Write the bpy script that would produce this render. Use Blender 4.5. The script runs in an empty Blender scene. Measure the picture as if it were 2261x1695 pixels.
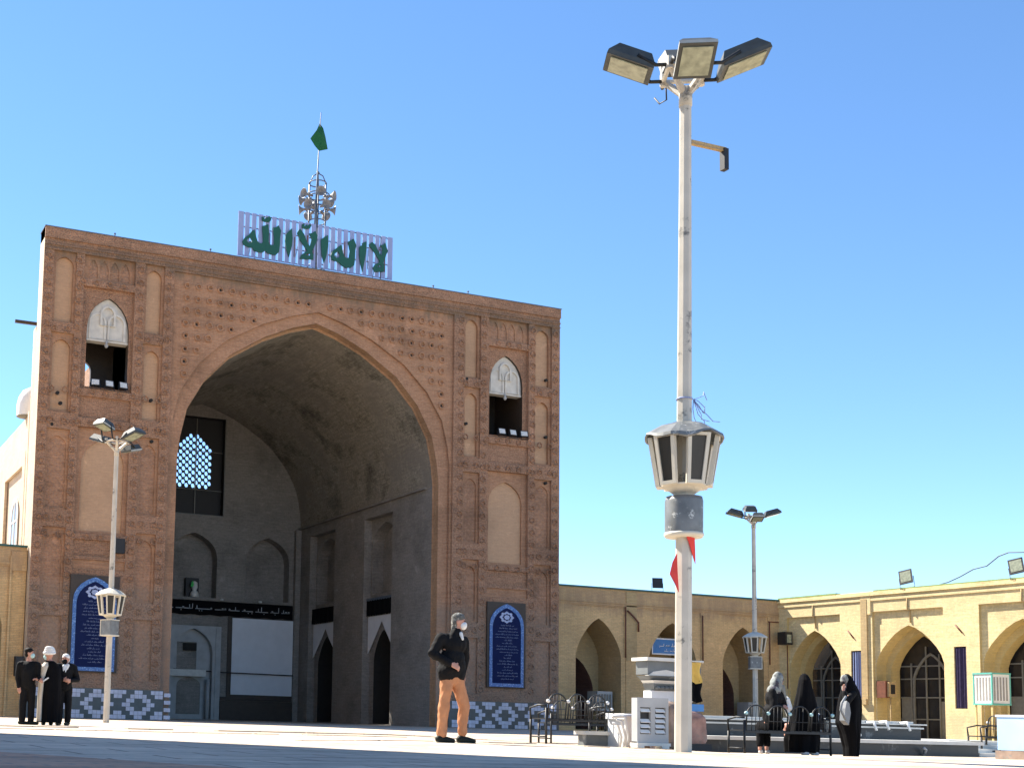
import bpy, bmesh, math, random
from mathutils import Vector, Matrix, noise
from mathutils.geometry import tessellate_polygon
R=math.radians; PI=math.pi
S=bpy.context.scene; COL=S.collection
rnd=random.Random(7)

# ---------------------------------------------------------------- camera
W_PX=2261.0; F_PX=2802.76; PPX,PPY=583.15,1298.87
yaw,pitch,roll=R(20.86),R(5.68),R(1.56)
fw=Vector((math.sin(yaw)*math.cos(pitch),math.cos(yaw)*math.cos(pitch),math.sin(pitch)))
rt=Vector((math.cos(yaw),-math.sin(yaw),0)); up=rt.cross(fw)
rt,up=rt*math.cos(roll)+up*math.sin(roll), -rt*math.sin(roll)+up*math.cos(roll)
cam=bpy.data.objects.new('camera',bpy.data.cameras.new('camera')); COL.objects.link(cam)
cam.matrix_world=Matrix(((rt.x,up.x,-fw.x,0),(rt.y,up.y,-fw.y,0),(rt.z,up.z,-fw.z,.36),(0,0,0,1)))
cam.data.sensor_width=36; cam.data.lens=36*F_PX/W_PX
cam.data.shift_x=(W_PX/2-PPX)/W_PX; cam.data.shift_y=(PPY-847.5)/W_PX
cam.data.clip_start=.1; cam.data.clip_end=6000
S.camera=cam

# ---------------------------------------------------------------- light
SUN_AZ=R(-30); SUN_EL=R(46)          # azimuth from +Y, negative = towards -X
world=bpy.data.worlds.new('World'); S.world=world; world.use_nodes=True
wn=world.node_tree; bg=wn.nodes['Background']
sky=wn.nodes.new('ShaderNodeTexSky'); sky.sky_type='NISHITA'; sky.sun_disc=False
sky.sun_elevation=SUN_EL; sky.sun_rotation=SUN_AZ
sky.altitude=1200; sky.air_density=0.85; sky.dust_density=0.0; sky.ozone_density=3.0
hs=wn.nodes.new('ShaderNodeHueSaturation'); hs.inputs['Saturation'].default_value=1.1; hs.inputs['Hue'].default_value=.498; wn.links.new(sky.outputs[0],hs.inputs['Color'])
wn.links.new(hs.outputs[0],bg.inputs[0]); bg.inputs[1].default_value=0.1
sd=bpy.data.lights.new('sun','SUN'); sd.energy=5.0; sd.angle=R(.5); sd.color=(1,.93,.82)
sun=bpy.data.objects.new('sun',sd); COL.objects.link(sun)
sv=Vector((math.sin(SUN_AZ)*math.cos(SUN_EL),math.cos(SUN_AZ)*math.cos(SUN_EL),math.sin(SUN_EL)))
sun.rotation_euler=(sv).to_track_quat('Z','Y').to_euler(); sun.location=sv*200
S.view_settings.view_transform='Standard'; S.view_settings.look='None'
S.view_settings.gamma=1; S.view_settings.exposure=1.5
try: S.view_settings.use_curve_mapping=False
except Exception: pass
S.render.engine='CYCLES'; S.cycles.max_bounces=8; S.cycles.diffuse_bounces=5

# ---------------------------------------------------------------- helpers
def tag(o,label=None,cat=None,group=None,kind=None):
    if label: o['label']=label
    if cat: o['category']=cat
    if group: o['group']=group
    if kind: o['kind']=kind
    return o
def empty(name,loc=(0,0,0),rz=0,label=None,cat=None,group=None):
    o=bpy.data.objects.new(name,None); COL.objects.link(o); o.location=loc; o.rotation_euler=(0,0,rz)
    o.empty_display_size=.2
    return tag(o,label,cat,group)
def kids(o): return [c for c in bpy.data.objects if c.parent==o]
def dup(o,parent=None):
    c=o.copy(); COL.objects.link(c); c.parent=parent
    for k in kids(o): dup(k,c)
    return c
class MB:
    def __init__(s): s.v=[]; s.f=[]; s.m=[]; s.sm=[]
    def add(s,vs,fs,mi=0,smooth=False,M=None):
        b=len(s.v)
        s.v+= [tuple(M@Vector(v)) for v in vs] if M else [tuple(v) for v in vs]
        for f in fs: s.f.append([b+i for i in f]); s.m.append(mi); s.sm.append(smooth)
    def box(s,a,b,mi=0,M=None,taper=0):
        x0,y0,z0=a; x1,y1,z1=b; t=taper
        s.add([(x0,y0,z0),(x1,y0,z0),(x1,y1,z0),(x0,y1,z0),(x0+t,y0+t,z1),(x1-t,y0+t,z1),(x1-t,y1-t,z1),(x0+t,y1-t,z1)],
              [(0,3,2,1),(4,5,6,7),(0,1,5,4),(1,2,6,5),(2,3,7,6),(3,0,4,7)],mi,False,M)
    def tube(s,pts,r,n=8,mi=0,smooth=True,cap=True,M=None):
        pts=[Vector(p) for p in pts]; rs=r if isinstance(r,(list,tuple)) else [r]*len(pts)
        vs=[];fs=[]; ref=None
        for i,p in enumerate(pts):
            d=(pts[min(i+1,len(pts)-1)]-pts[max(i-1,0)]).normalized()
            if ref is None: ref=Vector((1,0,0)) if abs(d.x)<.7 else Vector((0,0,1))
            a=d.cross(ref).normalized(); ref=a.cross(d); b=ref
            for k in range(n):
                t=2*PI*(k+.5)/n; vs.append(p+a*(math.cos(t)*rs[i])+b*(math.sin(t)*rs[i]))
        for i in range(len(pts)-1):
            for k in range(n):
                fs.append((i*n+k,i*n+(k+1)%n,(i+1)*n+(k+1)%n,(i+1)*n+k))
        if cap: fs.append(tuple(range(n))); fs.append(tuple((len(pts)-1)*n+k for k in reversed(range(n))))
        s.add(vs,fs,mi,smooth,M)
    def lathe(s,prof,n=24,mi=0,c=(0,0,0),smooth=True,fn=None,M=None):
        vs=[];fs=[]
        for j,(r,z) in enumerate(prof):
            for k in range(n):
                t=2*PI*k/n; rr=r; zz=z
                if fn: rr,zz=fn(j,t,r,z)
                vs.append((c[0]+rr*math.cos(t),c[1]+rr*math.sin(t),c[2]+zz))
        for j in range(len(prof)-1):
            for k in range(n): fs.append((j*n+k,j*n+(k+1)%n,(j+1)*n+(k+1)%n,(j+1)*n+k))
        s.add(vs,fs,mi,smooth,M)
    def prism(s,poly,fr,d0,d1,mi=0,holes=(),side=None):
        """polygon (u,z) of frame fr extruded from depth d0 to d1"""
        side=mi if side is None else side
        loops=[poly]+list(holes); flat=[p for l in loops for p in l]
        tri=tessellate_polygon([[Vector((p[0],p[1],0)) for p in l] for l in loops])
        for d in (d0,d1): s.add([fr(u,z,d) for u,z in flat],[tuple(t) for t in tri],mi)
        for l in loops:
            n=len(l); s.add([fr(u,z,d0) for u,z in l]+[fr(u,z,d1) for u,z in l],[(i,(i+1)%n,n+(i+1)%n,n+i) for i in range(n)],side)
    def build(s,name,mats,parent=None,world=False):
        me=bpy.data.meshes.new(name); me.from_pydata(s.v,[],s.f)
        if not isinstance(mats,(list,tuple)): mats=[mats]
        for m in mats: me.materials.append(m)
        me.polygons.foreach_set('material_index',s.m); me.polygons.foreach_set('use_smooth',s.sm)
        me.update()
        bm=bmesh.new(); bm.from_mesh(me); bmesh.ops.recalc_face_normals(bm,faces=bm.faces); bm.to_mesh(me); bm.free()
        o=bpy.data.objects.new(name,me); COL.objects.link(o)
        if parent:
            o.parent=parent
            if world:
                p=parent; M=Matrix()
                while p: M=p.matrix_parent_inverse@p.matrix_basis@M; p=p.parent
                o.matrix_parent_inverse=M.inverted()
        return o
def frame(O,u,n):
    O=Vector(O);u=Vector(u);n=Vector(n)
    return lambda a,z,d: tuple(O+u*a+n*d+Vector((0,0,z)))
def relief(mb,fr,outer,d,holes,mi=0):
    """wall face with stepped recesses; hole: dict(p=polygon,d=depth,mi,side,holes,open)"""
    loops=[outer]+[h['p'] for h in holes]; flat=[p for l in loops for p in l]
    tri=tessellate_polygon([[Vector((p[0],p[1],0)) for p in l] for l in loops])
    mb.add([fr(u,z,d) for u,z in flat],[tuple(t) for t in tri],mi)
    for h in holes:
        l=h['p'];n=len(l);d2=d+h['d']
        mb.add([fr(u,z,d) for u,z in l]+[fr(u,z,d2) for u,z in l],[(i,(i+1)%n,n+(i+1)%n,n+i) for i in range(n)],h.get('side',mi))
        if not h.get('open'): relief(mb,fr,l,d2,h.get('holes',[]),h.get('mi',mi))
PROF=[(1,0),(.985,.137),(.94,.33),(.82,.53),(.64,.71),(.39,.86),(.176,.95),(0,1)]
PROF_B=[(1,0),(.93,.2),(.8,.4),(.62,.6),(.42,.78),(.2,.92),(0,1)]
def arch(cx,hw,z0,zs,zp,prof=PROF,mirror=1):
    right=[(cx+hw*a,zs+(zp-zs)*b) for a,b in prof]
    left=[(cx-hw*a,zs+(zp-zs)*b) for a,b in reversed(prof[:-1])]
    return [(cx-hw,z0),(cx+hw,z0)]+right+left
def rect(a,b,c,d): return [(a,c),(b,c),(b,d),(a,d)]

# ---------------------------------------------------------------- materials
class N:
    def __init__(s,name):
        s.m=bpy.data.materials.new(name); s.m.use_nodes=True; s.t=s.m.node_tree; s.b=s.t.nodes['Principled BSDF']
    def n(s,typ,ins={},**kw):
        x=s.t.nodes.new('ShaderNode'+typ)
        for k,v in kw.items(): setattr(x,k,v)
        for k,v in ins.items():
            if hasattr(v,'bl_idname') and hasattr(v,'is_output'): s.t.links.new(v,x.inputs[k])
            else: x.inputs[k].default_value=v
        return x
    def L(s,a,b): s.t.links.new(a,b)
    def ramp(s,fac,stops):
        x=s.n('ValToRGB',{0:fac}); e=x.color_ramp.elements
        for i,(p,c) in enumerate(stops):
            if i>=2: e.new(p)
            e[i].position=p; e[i].color=(c,c,c,1) if not isinstance(c,tuple) else (*c,1)
        return x.outputs[0]
    def mix(s,f,a,b,mode='MIX'):
        x=s.n('Mix',{},data_type='RGBA',blend_type=mode)
        for i,v in ((0,f),(6,a),(7,b)):
            if hasattr(v,'bl_idname') and hasattr(v,'is_output'): s.L(v,x.inputs[i])
            elif i==0: x.inputs[0].default_value=v
            else: x.inputs[i].default_value=(*v,1)
        return x.outputs[2]
    def math(s,op,a,b=0.0,c=0.0):
        x=s.n('Math',{0:a,1:b,2:c},operation=op); return x.outputs[0]
    def fin(s,col=None,rough=None,bump=None,bd=.01,bs=.6):
        if col is not None: s.L(col,s.b.inputs['Base Color'])
        if rough is not None:
            if isinstance(rough,float): s.b.inputs['Roughness'].default_value=rough
            else: s.L(rough,s.b.inputs['Roughness'])
        if bump is not None:
            b=s.n('Bump',{'Height':bump,'Strength':bs,'Distance':bd}); s.L(b.outputs[0],s.b.inputs['Normal'])
        return s.m
def plain(name,c,rough=.7,var=.12,scale=6.,metal=0.,bump=0,c2=None,th=.55):
    k=N(name); co=k.n('TexCoord').outputs['Object']
    nz=k.n('TexNoise',{'Vector':co,'Scale':scale,'Detail':6.}).outputs[0]
    f=k.ramp(nz,[(.3,1-var),(.7,1+0*var)])
    col=k.mix(1.,c,f,'MULTIPLY')
    if c2:
        n2=k.n('TexNoise',{'Vector':co,'Scale':scale*.7,'Detail':8.,'Roughness':.7}).outputs[0]
        col=k.mix(k.ramp(n2,[(th,0.),(th+.06,1.)]),col,c2)
    k.b.inputs['Metallic'].default_value=metal
    return k.fin(col,rough,nz if bump else None,bump or .01)
def brick(name,c1,c2,mortar,bw=.26,bh=.075,stains=(),carve=None,big=None,msize=.012,ev=.25,low=None):
    """stains: list of (z0,z1,colour,amount)"""
    k=N(name); geo=k.n('NewGeometry').outputs['Position']
    sp=k.n('SeparateXYZ',{0:geo}); x,y,z=sp.outputs
    u=k.math('ADD',x,y); vec=k.n('CombineXYZ',{0:u,1:z,2:0.}).outputs[0]
    wob=k.n('TexNoise',{'Vector':geo,'Scale':3.,'Detail':3.}).outputs[0]
    br=k.n('TexBrick',{'Vector':vec,'Color1':(*c1,1),'Color2':(*c2,1),'Mortar':(*mortar,1),'Scale':1.,'Mortar Size':msize,'Mortar Smooth':.3,'Bias':0.,'Brick Width':bw,'Row Height':bh})
    col=br.outputs[0]
    n1=k.n('TexNoise',{'Vector':geo,'Scale':.45,'Detail':8.,'Roughness':.65}).outputs[0]
    col=k.mix(1.,col,k.ramp(n1,[(.3,1-ev*1.3),(.5,1.),(.72,1+ev*.5)]),'MULTIPLY')
    n3=k.n('TexNoise',{'Vector':geo,'Scale':7.,'Detail':8.,'Roughness':.75}).outputs[0]
    col=k.mix(1.,col,k.ramp(n3,[(.3,1-ev*1.2),(.7,1+ev*.4)]),'MULTIPLY')
    hz=k.n('Mapping',{'Vector':geo,'Scale':(1.1,1.1,13.)}).outputs[0]
    n5=k.n('TexNoise',{'Vector':hz,'Scale':1.,'Detail':5.,'Roughness':.7}).outputs[0]
    col=k.mix(1.,col,k.ramp(n5,[(.35,1-ev*.65),(.65,1+ev*.25)]),'MULTIPLY')
    n6=k.n('TexNoise',{'Vector':geo,'Scale':.9,'Detail':10.,'Roughness':.75,'Distortion':.6}).outputs[0]
    col=k.mix(k.ramp(n6,[(.60,0.),(.66,.38)]),col,tuple(min(1,c*1.35+.05) for c in c1))
    if big: col=k.mix(k.ramp(n1,[(.46,0.),(.62,.8)]),col,big)
    sc=k.n('Mapping',{'Vector':geo,'Scale':(1.3,1.3,.35)}).outputs[0]
    n2=k.n('TexNoise',{'Vector':sc,'Scale':1.6,'Detail':8.,'Roughness':.7}).outputs[0]
    for z0,z1,c,a in stains:
        zz=k.math('ADD',z,k.math('MULTIPLY',k.math('SUBTRACT',n2,.5),1.6))
        m=k.math('MULTIPLY',k.n('MapRange',{0:zz,1:z0-.25,2:z0+.25},clamp=True).outputs[0],k.n('MapRange',{0:zz,1:z1+.25,2:z1-.25},clamp=True).outputs[0])
        m=k.math('MULTIPLY',m,k.math('MULTIPLY',k.ramp(n2,[(.35,.35),(.6,1.)]),a))
        col=k.mix(m,col,c)
    h=k.math('MULTIPLY_ADD',br.outputs[1],-.6,n3)
    if carve:
        if carve=='flower':
            v=k.n('TexVoronoi',{'Vector':geo,'Scale':3.1,'Randomness':.3},feature='F1').outputs[0]
            w=k.math('SINE',k.math('MULTIPLY',v,22.))
            v2=k.n('TexVoronoi',{'Vector':geo,'Scale':10.,'Randomness':.7},feature='DISTANCE_TO_EDGE').outputs[0]
            c_=k.math('ADD',k.math('MULTIPLY',w,.5),k.ramp(v2,[(.02,0.),(.12,1.)]))
        else:
            a=k.math('ABSOLUTE',k.math('SINE',k.math('MULTIPLY',k.math('ADD',u,z),9.)))
            b=k.math('ABSOLUTE',k.math('SINE',k.math('MULTIPLY',k.math('SUBTRACT',u,z),9.)))
            c_=k.math('MULTIPLY',k.math('MINIMUM',a,b),2.2)
            c_=k.math('ADD',c_,k.math('MULTIPLY',n3,.8))
        h=k.math('MULTIPLY_ADD',c_,.75,h)
        col=k.mix(1.,col,k.ramp(c_,[(.1,.76),(.6,1.06)]),'MULTIPLY')  # hollows of the carving darkened in the colour, as shade
    return k.fin(col,.9,h,.03 if carve else .012,.7)
TER=(.445,.24,.148); TER2=(.365,.195,.12); MOR=(.40,.26,.165)
STAIN_AND_LIGHT=[(20.5,21.3,(.16,.12,.085),.8),(-1,6.0,(.27,.205,.155),.7)]  # upper band stained; lower band weathered, with its light also in the colour
M={}
M['face']=brick('terracotta_brick',TER,TER2,MOR,stains=STAIN_AND_LIGHT,carve='flower')
M['field']=brick('spandrel_brick',(.45,.238,.135),(.385,.20,.115),MOR,stains=STAIN_AND_LIGHT)
M['plainpanel']=brick('buff_panel_brick',(.53,.335,.205),(.49,.31,.19),(.48,.32,.2),stains=[(-1,5.5,(.225,.165,.125),.5)],ev=.1)  # lower band weathered, its dimmer light painted in as well
M['diamond']=brick('carved_diamond_brick',(.44,.24,.15),(.385,.205,.125),MOR,stains=STAIN_AND_LIGHT,carve='diamond')
M['edge']=brick('lit_edge_brick',(.50,.34,.22),(.46,.30,.19),(.45,.32,.22))
M['soffit']=brick('arch_soffit_brick',(.46,.27,.15),(.41,.24,.13),MOR,bw=.08,bh=.26)
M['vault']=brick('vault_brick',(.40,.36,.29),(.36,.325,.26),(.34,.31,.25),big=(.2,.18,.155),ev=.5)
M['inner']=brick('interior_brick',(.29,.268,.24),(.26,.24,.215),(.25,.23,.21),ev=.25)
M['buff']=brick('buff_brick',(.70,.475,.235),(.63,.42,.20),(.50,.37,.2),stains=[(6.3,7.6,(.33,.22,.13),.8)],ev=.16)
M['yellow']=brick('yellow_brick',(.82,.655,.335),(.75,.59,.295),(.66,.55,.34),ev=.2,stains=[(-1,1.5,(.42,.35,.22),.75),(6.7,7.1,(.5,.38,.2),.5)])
M['mustard']=brick('shaded_reveal_brick',(.60,.46,.20),(.55,.42,.18),(.52,.42,.22),ev=.12)  # yellow brick darkened for the reveals, shade put into the colour
M['sidewall']=brick('pale_side_brick',(.62,.50,.36),(.58,.46,.33),(.55,.45,.34),ev=.15)  # paler brick for the portal's side walls
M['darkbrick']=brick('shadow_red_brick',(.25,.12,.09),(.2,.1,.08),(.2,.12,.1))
M['plaster']=plain('white_plaster',(.66,.65,.60),.8,.18,4.,bump=.01)
M['hood']=plain('muqarnas_plaster',(.62,.60,.54),.8,.25,3.,bump=.01)
M['screen']=plain('white_screen_cloth',(.70,.72,.76),.8,.08,2.)
M['grey_plaster']=plain('grey_plaster',(.42,.43,.43),.8,.25,2.,bump=.01)
M['black']=plain('black_paint',(.012,.012,.014),.6,.2)
M['dark']=plain('opening_shade',(.02,.019,.018),.9,.3)  # near-black put in openings and recesses for the shade inside
M['darkwood']=plain('dark_wood',(.05,.035,.025),.6,.3,5.)
M['cream']=plain('cream_chipped_paint',(.62,.58,.48),.55,.12,5.,c2=(.16,.15,.14),th=.62,bump=.004)
M['polepaint']=plain('pole_paint',(.56,.52,.44),.5,.2,3.2,c2=(.15,.145,.13),th=.565,bump=.004)
M['whitepaint']=plain('white_paint',(.72,.72,.70),.5,.12,3.)
M['greymetal']=plain('galvanised_metal',(.20,.21,.21),.5,.4,5.,metal=.3,c2=(.6,.6,.56),th=.60)
M['darkmetal']=plain('dark_metal',(.012,.013,.014),.55,.3,6.)
M['lamp_body']=plain('weathered_lamp_body',(.06,.065,.06),.5,.35,6.)
M['lamp_side']=plain('lamp_side_metal',(.42,.42,.38),.5,.3,6.)
M['glass']=plain('lamp_glass',(.36,.38,.27),.15,.45,9.)
M['whiteglass']=plain('white_lamp_face',(.7,.72,.7),.2,.35,14.)
M['insert']=plain('dark_lantern_insert',(.022,.022,.02),.4,.3)
M['green']=plain('green_letter_paint',(.003,.085,.055),.5,.1)
M['slat']=plain('lilac_white_slat',(.27,.33,.56),.5,.1,3.)
M['steel']=plain('blue_grey_steel',(.10,.13,.17),.5,.3)
M['horn']=plain('grey_horn_metal',(.24,.25,.26),.5,.3,4.)
M['flag']=plain('green_flag_cloth',(.004,.10,.035),.9,.3,3.)
M['navy']=plain('navy_tile',(.008,.016,.072),.75,.15,6.)
M['bluetile']=plain('light_blue_mosaic_tile',(.05,.17,.50),.35,.55,22.,c2=(.25,.42,.7),th=.55)
M['paleblue']=plain('pale_blue_lettering',(.20,.25,.40),.5,.2,9.)
M['medal']=plain('white_blue_tile',(.42,.50,.75),.4,.4,12.)
M['teal']=plain('dark_teal_tile',(.03,.05,.07),.3,.35,5.)
M['liltile']=plain('white_lilac_tile',(.50,.53,.66),.3,.25,5.)
M['greentrim']=plain('green_roof_trim',(.015,.09,.08),.5,.2)
M['litgreen']=plain('sunlit_green_trim',(.30,.42,.14),.5,.3)  # paler copy of the roof trim green, sunlight put into the colour
M['stone']=plain('grey_stone',(.17,.185,.185),.6,.4,2.5,c2=(.34,.35,.33),th=.58,bump=.01)
M['lightstone']=plain('pale_stone_coping',(.68,.66,.60),.7,.2,3.,bump=.008)
M['darkstone']=plain('dark_wet_stone',(.03,.032,.033),.45,.5,2.,c2=(.13,.13,.12),th=.57,bump=.01)
M['rust']=plain('rusty_metal',(.30,.15,.04),.8,.6,5.,c2=(.12,.10,.03),th=.55)
M['rustbox']=plain('rust_brown_paint',(.16,.05,.025),.6,.4,6.)
M['tarp']=plain('brown_tarp',(.34,.24,.18),.7,.55,4.,c2=(.20,.19,.17),th=.55,bump=.03)
M['pinkcloth']=plain('pink_brown_cloth',(.46,.26,.20),.8,.5,5.,c2=(.30,.22,.17),th=.55,bump=.03)
M['yellowcloth']=plain('yellow_cloth',(.75,.48,.10),.8,.2)
M['blackcloth']=plain('black_cloth',(.004,.004,.005),.9,.2,8.)
M['softblack']=plain('dark_jacket_cloth',(.010,.010,.011),.8,.3,8.,bump=.01)
M['trouser']=plain('tan_corduroy',(.50,.235,.12),.85,.2,9.,bump=.01)
M['skin']=plain('skin',(.50,.25,.18),.55,.1,8.)
M['hair']=plain('dark_hair',(.015,.012,.01),.7,.3,20.)
M['capwool']=plain('grey_knit_wool',(.12,.12,.11),.95,.4,30.,c2=(.4,.39,.36),th=.56,bump=.01)
M['white']=plain('white_cotton',(.75,.75,.73),.8,.1,8.)
M['aqua']=plain('pale_aqua_mask',(.45,.68,.68),.8,.1)
M['shoe']=plain('dark_shoe_leather',(.02,.025,.02),.5,.3)
M['paleshoe']=plain('pale_trainer',(.66,.60,.55),.7,.3,12.)
M['sole']=plain('grey_sole',(.35,.35,.30),.7,.3)
M['scarf']=plain('patterned_scarf',(.30,.32,.30),.8,.5,9.,c2=(.05,.045,.06),th=.49)
M['beige']=plain('beige_robe',(.55,.50,.42),.8,.2,6.)
M['redcloth']=plain('red_cloth',(.75,.08,.07),.8,.2)
M['purple']=plain('dark_purple_curtain',(.05,.04,.09),.9,.35,7.)
M['aquapaint']=plain('turquoise_paint',(.10,.42,.36),.5,.2)
M['coolpad']=plain('cooler_louvre_shadow',(.30,.29,.27),.8,.2)
M['lightblue']=plain('light_blue_paint',(.40,.60,.85),.4,.15,2.)
M['wire']=plain('cable_rubber',(.10,.16,.25),.6,.1)
M['signblue']=plain('sign_blue',(.04,.20,.50),.5,.15)
M['glasspane']=plain('dark_window_glass',(.025,.025,.028),.08,.4,2.)
M['frame_white']=plain('pale_window_frame',(.17,.17,.155),.5,.25)
M['skyglass']=plain('sky_tinted_glass',(.35,.42,.5),.12,.3,2.)  # sky reflection put into the pane colour
M['bagstripe']=plain('striped_bag',(.55,.56,.58),.7,.4,9.)
M['led']=plain('green_cloth',(.03,.45,.08),.6,.1)
# paving: pale slabs with dirty joints
def paving(name,c1,c2,mor,bw,bh,dirt,da):
    k=N(name); geo=k.n('NewGeometry').outputs['Position']
    br=k.n('TexBrick',{'Vector':geo,'Color1':(*c1,1),'Color2':(*c2,1),'Mortar':(*mor,1),'Scale':1.,'Mortar Size':.022,'Mortar Smooth':.2,'Bias':0.,'Brick Width':bw,'Row Height':bh})
    n1=k.n('TexNoise',{'Vector':geo,'Scale':.5,'Detail':9.,'Roughness':.7}).outputs[0]
    n2=k.n('TexNoise',{'Vector':geo,'Scale':9.,'Detail':6.,'Roughness':.7}).outputs[0]
    col=k.mix(k.ramp(n1,[(.45,0.),(.75,da)]),br.outputs[0],dirt)
    col=k.mix(1.,col,k.ramp(n2,[(.3,.8),(.6,1.)]),'MULTIPLY')
    sx=k.n('Mapping',{'Vector':geo,'Scale':(.35,2.6,1.),'Rotation':(0,0,.05)}).outputs[0]
    n4=k.n('TexNoise',{'Vector':sx,'Scale':1.,'Detail':8.,'Roughness':.75}).outputs[0]
    col=k.mix(1.,col,k.ramp(n4,[(.36,.62),(.58,1.)]),'MULTIPLY')
    sp=k.n('TexVoronoi',{'Vector':geo,'Scale':2.3,'Randomness':1.},feature='F1').outputs[0]
    col=k.mix(k.ramp(sp,[(.03,.8),(.06,0.)]),col,(.1,.08,.06))
    return k.fin(col,.75,k.math('MULTIPLY_ADD',br.outputs[1],-.8,n2),.01,.5)
M['pave']=paving('pale_stone_paving',(.74,.60,.45),(.67,.54,.40),(.24,.18,.13),1.2,.8,(.24,.18,.125),.85)
M['brown_pave']=paving('brown_brick_paving',(.62,.34,.20),(.54,.29,.17),(.38,.25,.17),.4,.2,(.4,.27,.18),.7)

for k_ in ('navy','blackcloth','softblack','hair','shoe','trouser','purple','redcloth'):
    M[k_].node_tree.nodes['Principled BSDF'].inputs['Specular IOR Level'].default_value=.12

# ---------------------------------------------------------------- ground
def sm(a,b,x):
    t=max(0,min(1,(x-a)/(b-a))); return t*t*(3-2*t)
def gz(x,y):
    return -.11*sm(12.5,16.0,x)*(1-sm(30,42,y))*sm(14,17,y)+.035*sm(7,9,x)*(1-sm(10.5,12.5,x))*sm(12,15,y)*(1-sm(18,24,y))
gx=[-2500,-600,-150,-40,-10]+[i*1.0 for i in range(-6,45)]+[50,60,80,150,600,2500]
gy=[-2500,-600,-100,-20]+[i*1.0 for i in range(-8,50)]+[52,56,60,70,80,150,600,2500]
mb=MB(); nx=len(gx)
mb.add([(x,y,gz(x,y)) for y in gy for x in gx],[(j*nx+i,j*nx+i+1,(j+1)*nx+i+1,(j+1)*nx+i) for j in range(len(gy)-1) for i in range(nx-1)],0,True)
tag(mb.build('ground',M['pave']),kind='structure')
# brown brick strip with its raised edge, near the camera
mb=MB(); a=Vector((1.60,10.4)); b=Vector((3.10,7.3)); a2=a+(a-b)*5; b2=b+(b-a)*4
n=Vector((-(b-a).y,(b-a).x)).normalized(); n=n if n.x<0 else -n
q=[a2,b2,b2+n*14,a2+n*14]
mb.add([(p.x,p.y,-.02) for p in q]+[(p.x,p.y,.015) for p in q],[(4,5,6,7),(0,1,5,4),(1,2,6,5),(3,0,4,7)],0)
tag(mb.build('path',M['brown_pave']),kind='structure')
# low ridges added on the paving; their shaded faces draw shadow and joint lines
mb=MB()
for (x0,y0,x1,y1,h) in ((-3,25.6,36,24.4,.022),(7.2,17.2,24,15.6,.012),(1,22.6,22,21.6,.012)):
    n_=40
    for i in range(n_):
        if rnd.random()<.12: continue
        u0=i/n_;u1=(i+1)/n_; xa,ya=x0+(x1-x0)*u0,y0+(y1-y0)*u0+rnd.uniform(-.05,.05); xb,yb=x0+(x1-x0)*u1-.02,y0+(y1-y0)*u1+rnd.uniform(-.05,.05)
        za,zb=gz(xa,ya),gz(xb,yb)
        mb.add([(xa,ya,za-.02),(xb,yb,zb-.02),(xb,yb+.3,zb-.02),(xa,ya+.3,za-.02),(xa,ya,za+h),(xb,yb,zb+h),(xb,yb+.3,zb+h*.9),(xa,ya+.3,za+h*.9)],[(0,3,2,1),(4,5,6,7),(0,1,5,4),(1,2,6,5),(2,3,7,6),(3,0,4,7)])
tag(mb.build('shade_ridges',M['pave']),kind='structure')

# ---------------------------------------------------------------- iwan
YF=55.0; CX=23.4; X0,X1=10.02,37.1; ZT=21.83
ff=frame((0,YF,0),(1,0,0),(0,1,0))
iw=empty('portal_building',(CX,YF,0),0,'tall reddish brick mosque portal with a huge pointed open arch','building')
def side_panels(sgn):
    c=23.55
    def X(a,b):
        u,v=c+sgn*a,c+sgn*b
        return (min(u,v),max(u,v))
    H=[]
    def narrow(a,b,z0,z1,kind):
        x0,x1=X(a,b)
        if kind=='niche':
            H.append(dict(p=rect(x0-.12,x1+.12,z0-.1,z1+.15),d=.13,mi=1,holes=[dict(p=arch((x0+x1)/2,(x1-x0)/2,z0,z1-.55,z1-.12),d=.16,mi=2)]))
        elif kind=='carved':
            H.append(dict(p=rect(x0-.12,x1+.12,z0,z1),d=.14,mi=1,holes=[dict(p=arch((x0+x1)/2,(x1-x0)/2,z0+.1,z1-.75,z1-.3),d=.08,mi=3)]))
        else:
            H.append(dict(p=rect(x0-.1,x1+.1,z0,z1),d=.12,mi=3))
    for a,b in ((12.15,12.95),(8.02,8.72)):
        narrow(a,b,17.65,20.75,'niche'); narrow(a,b,13.6,16.95,'niche')
        narrow(a,b,9.15,12.75,'carved'); narrow(a,b,5.2,8.35,'carved'); narrow(a,b,1.7,4.45,'carved2')
    x0,x1=X(9.3,11.68)
    H.append(dict(p=rect(x0,x1,19.72,20.9),d=.18,mi=1,holes=[dict(p=arch(x0+.2+(x1-x0-.4)*(i+.5)/4,(x1-x0-.4)/8-.04,19.85,20.3,20.72,PROF_B),d=.05,mi=3) for i in range(4)]))
    xa,xb=X(9.47,11.42); xm=(xa+xb)/2
    H.append(dict(p=rect(x0,x1,14.7,19.4),d=.2,mi=0,holes=[dict(p=arch(xm,(xb-xa)/2,14.84,17.45,19.02),d=3.4,mi=4,side=4,open=True)]))  # loggia sides take the dark wood colour as painted shade
    H.append(dict(p=rect(x0,x1,13.35,14.35),d=.14,mi=0,holes=[]))
    H.append(dict(p=rect(x0,x1,8.15,12.95),d=.2,mi=1,holes=[dict(p=arch(xm,(xb-xa)/2-.0,8.3,11.3,12.46),d=.12,mi=2)]))
    H.append(dict(p=rect(x0,x1,7.15,7.9),d=.12,mi=0,holes=[]))
    H.append(dict(p=rect(x0,x1,6.55,7.0),d=.1,mi=1,holes=[]))
    return H
pier_holes=side_panels(-1)+side_panels(1)
outer=[(X0,0),(16.1,0),(16.1,20.72),(30.85,20.72),(30.85,0),(X1,0),(X1,21.35),(X0,21.35)]
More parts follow.
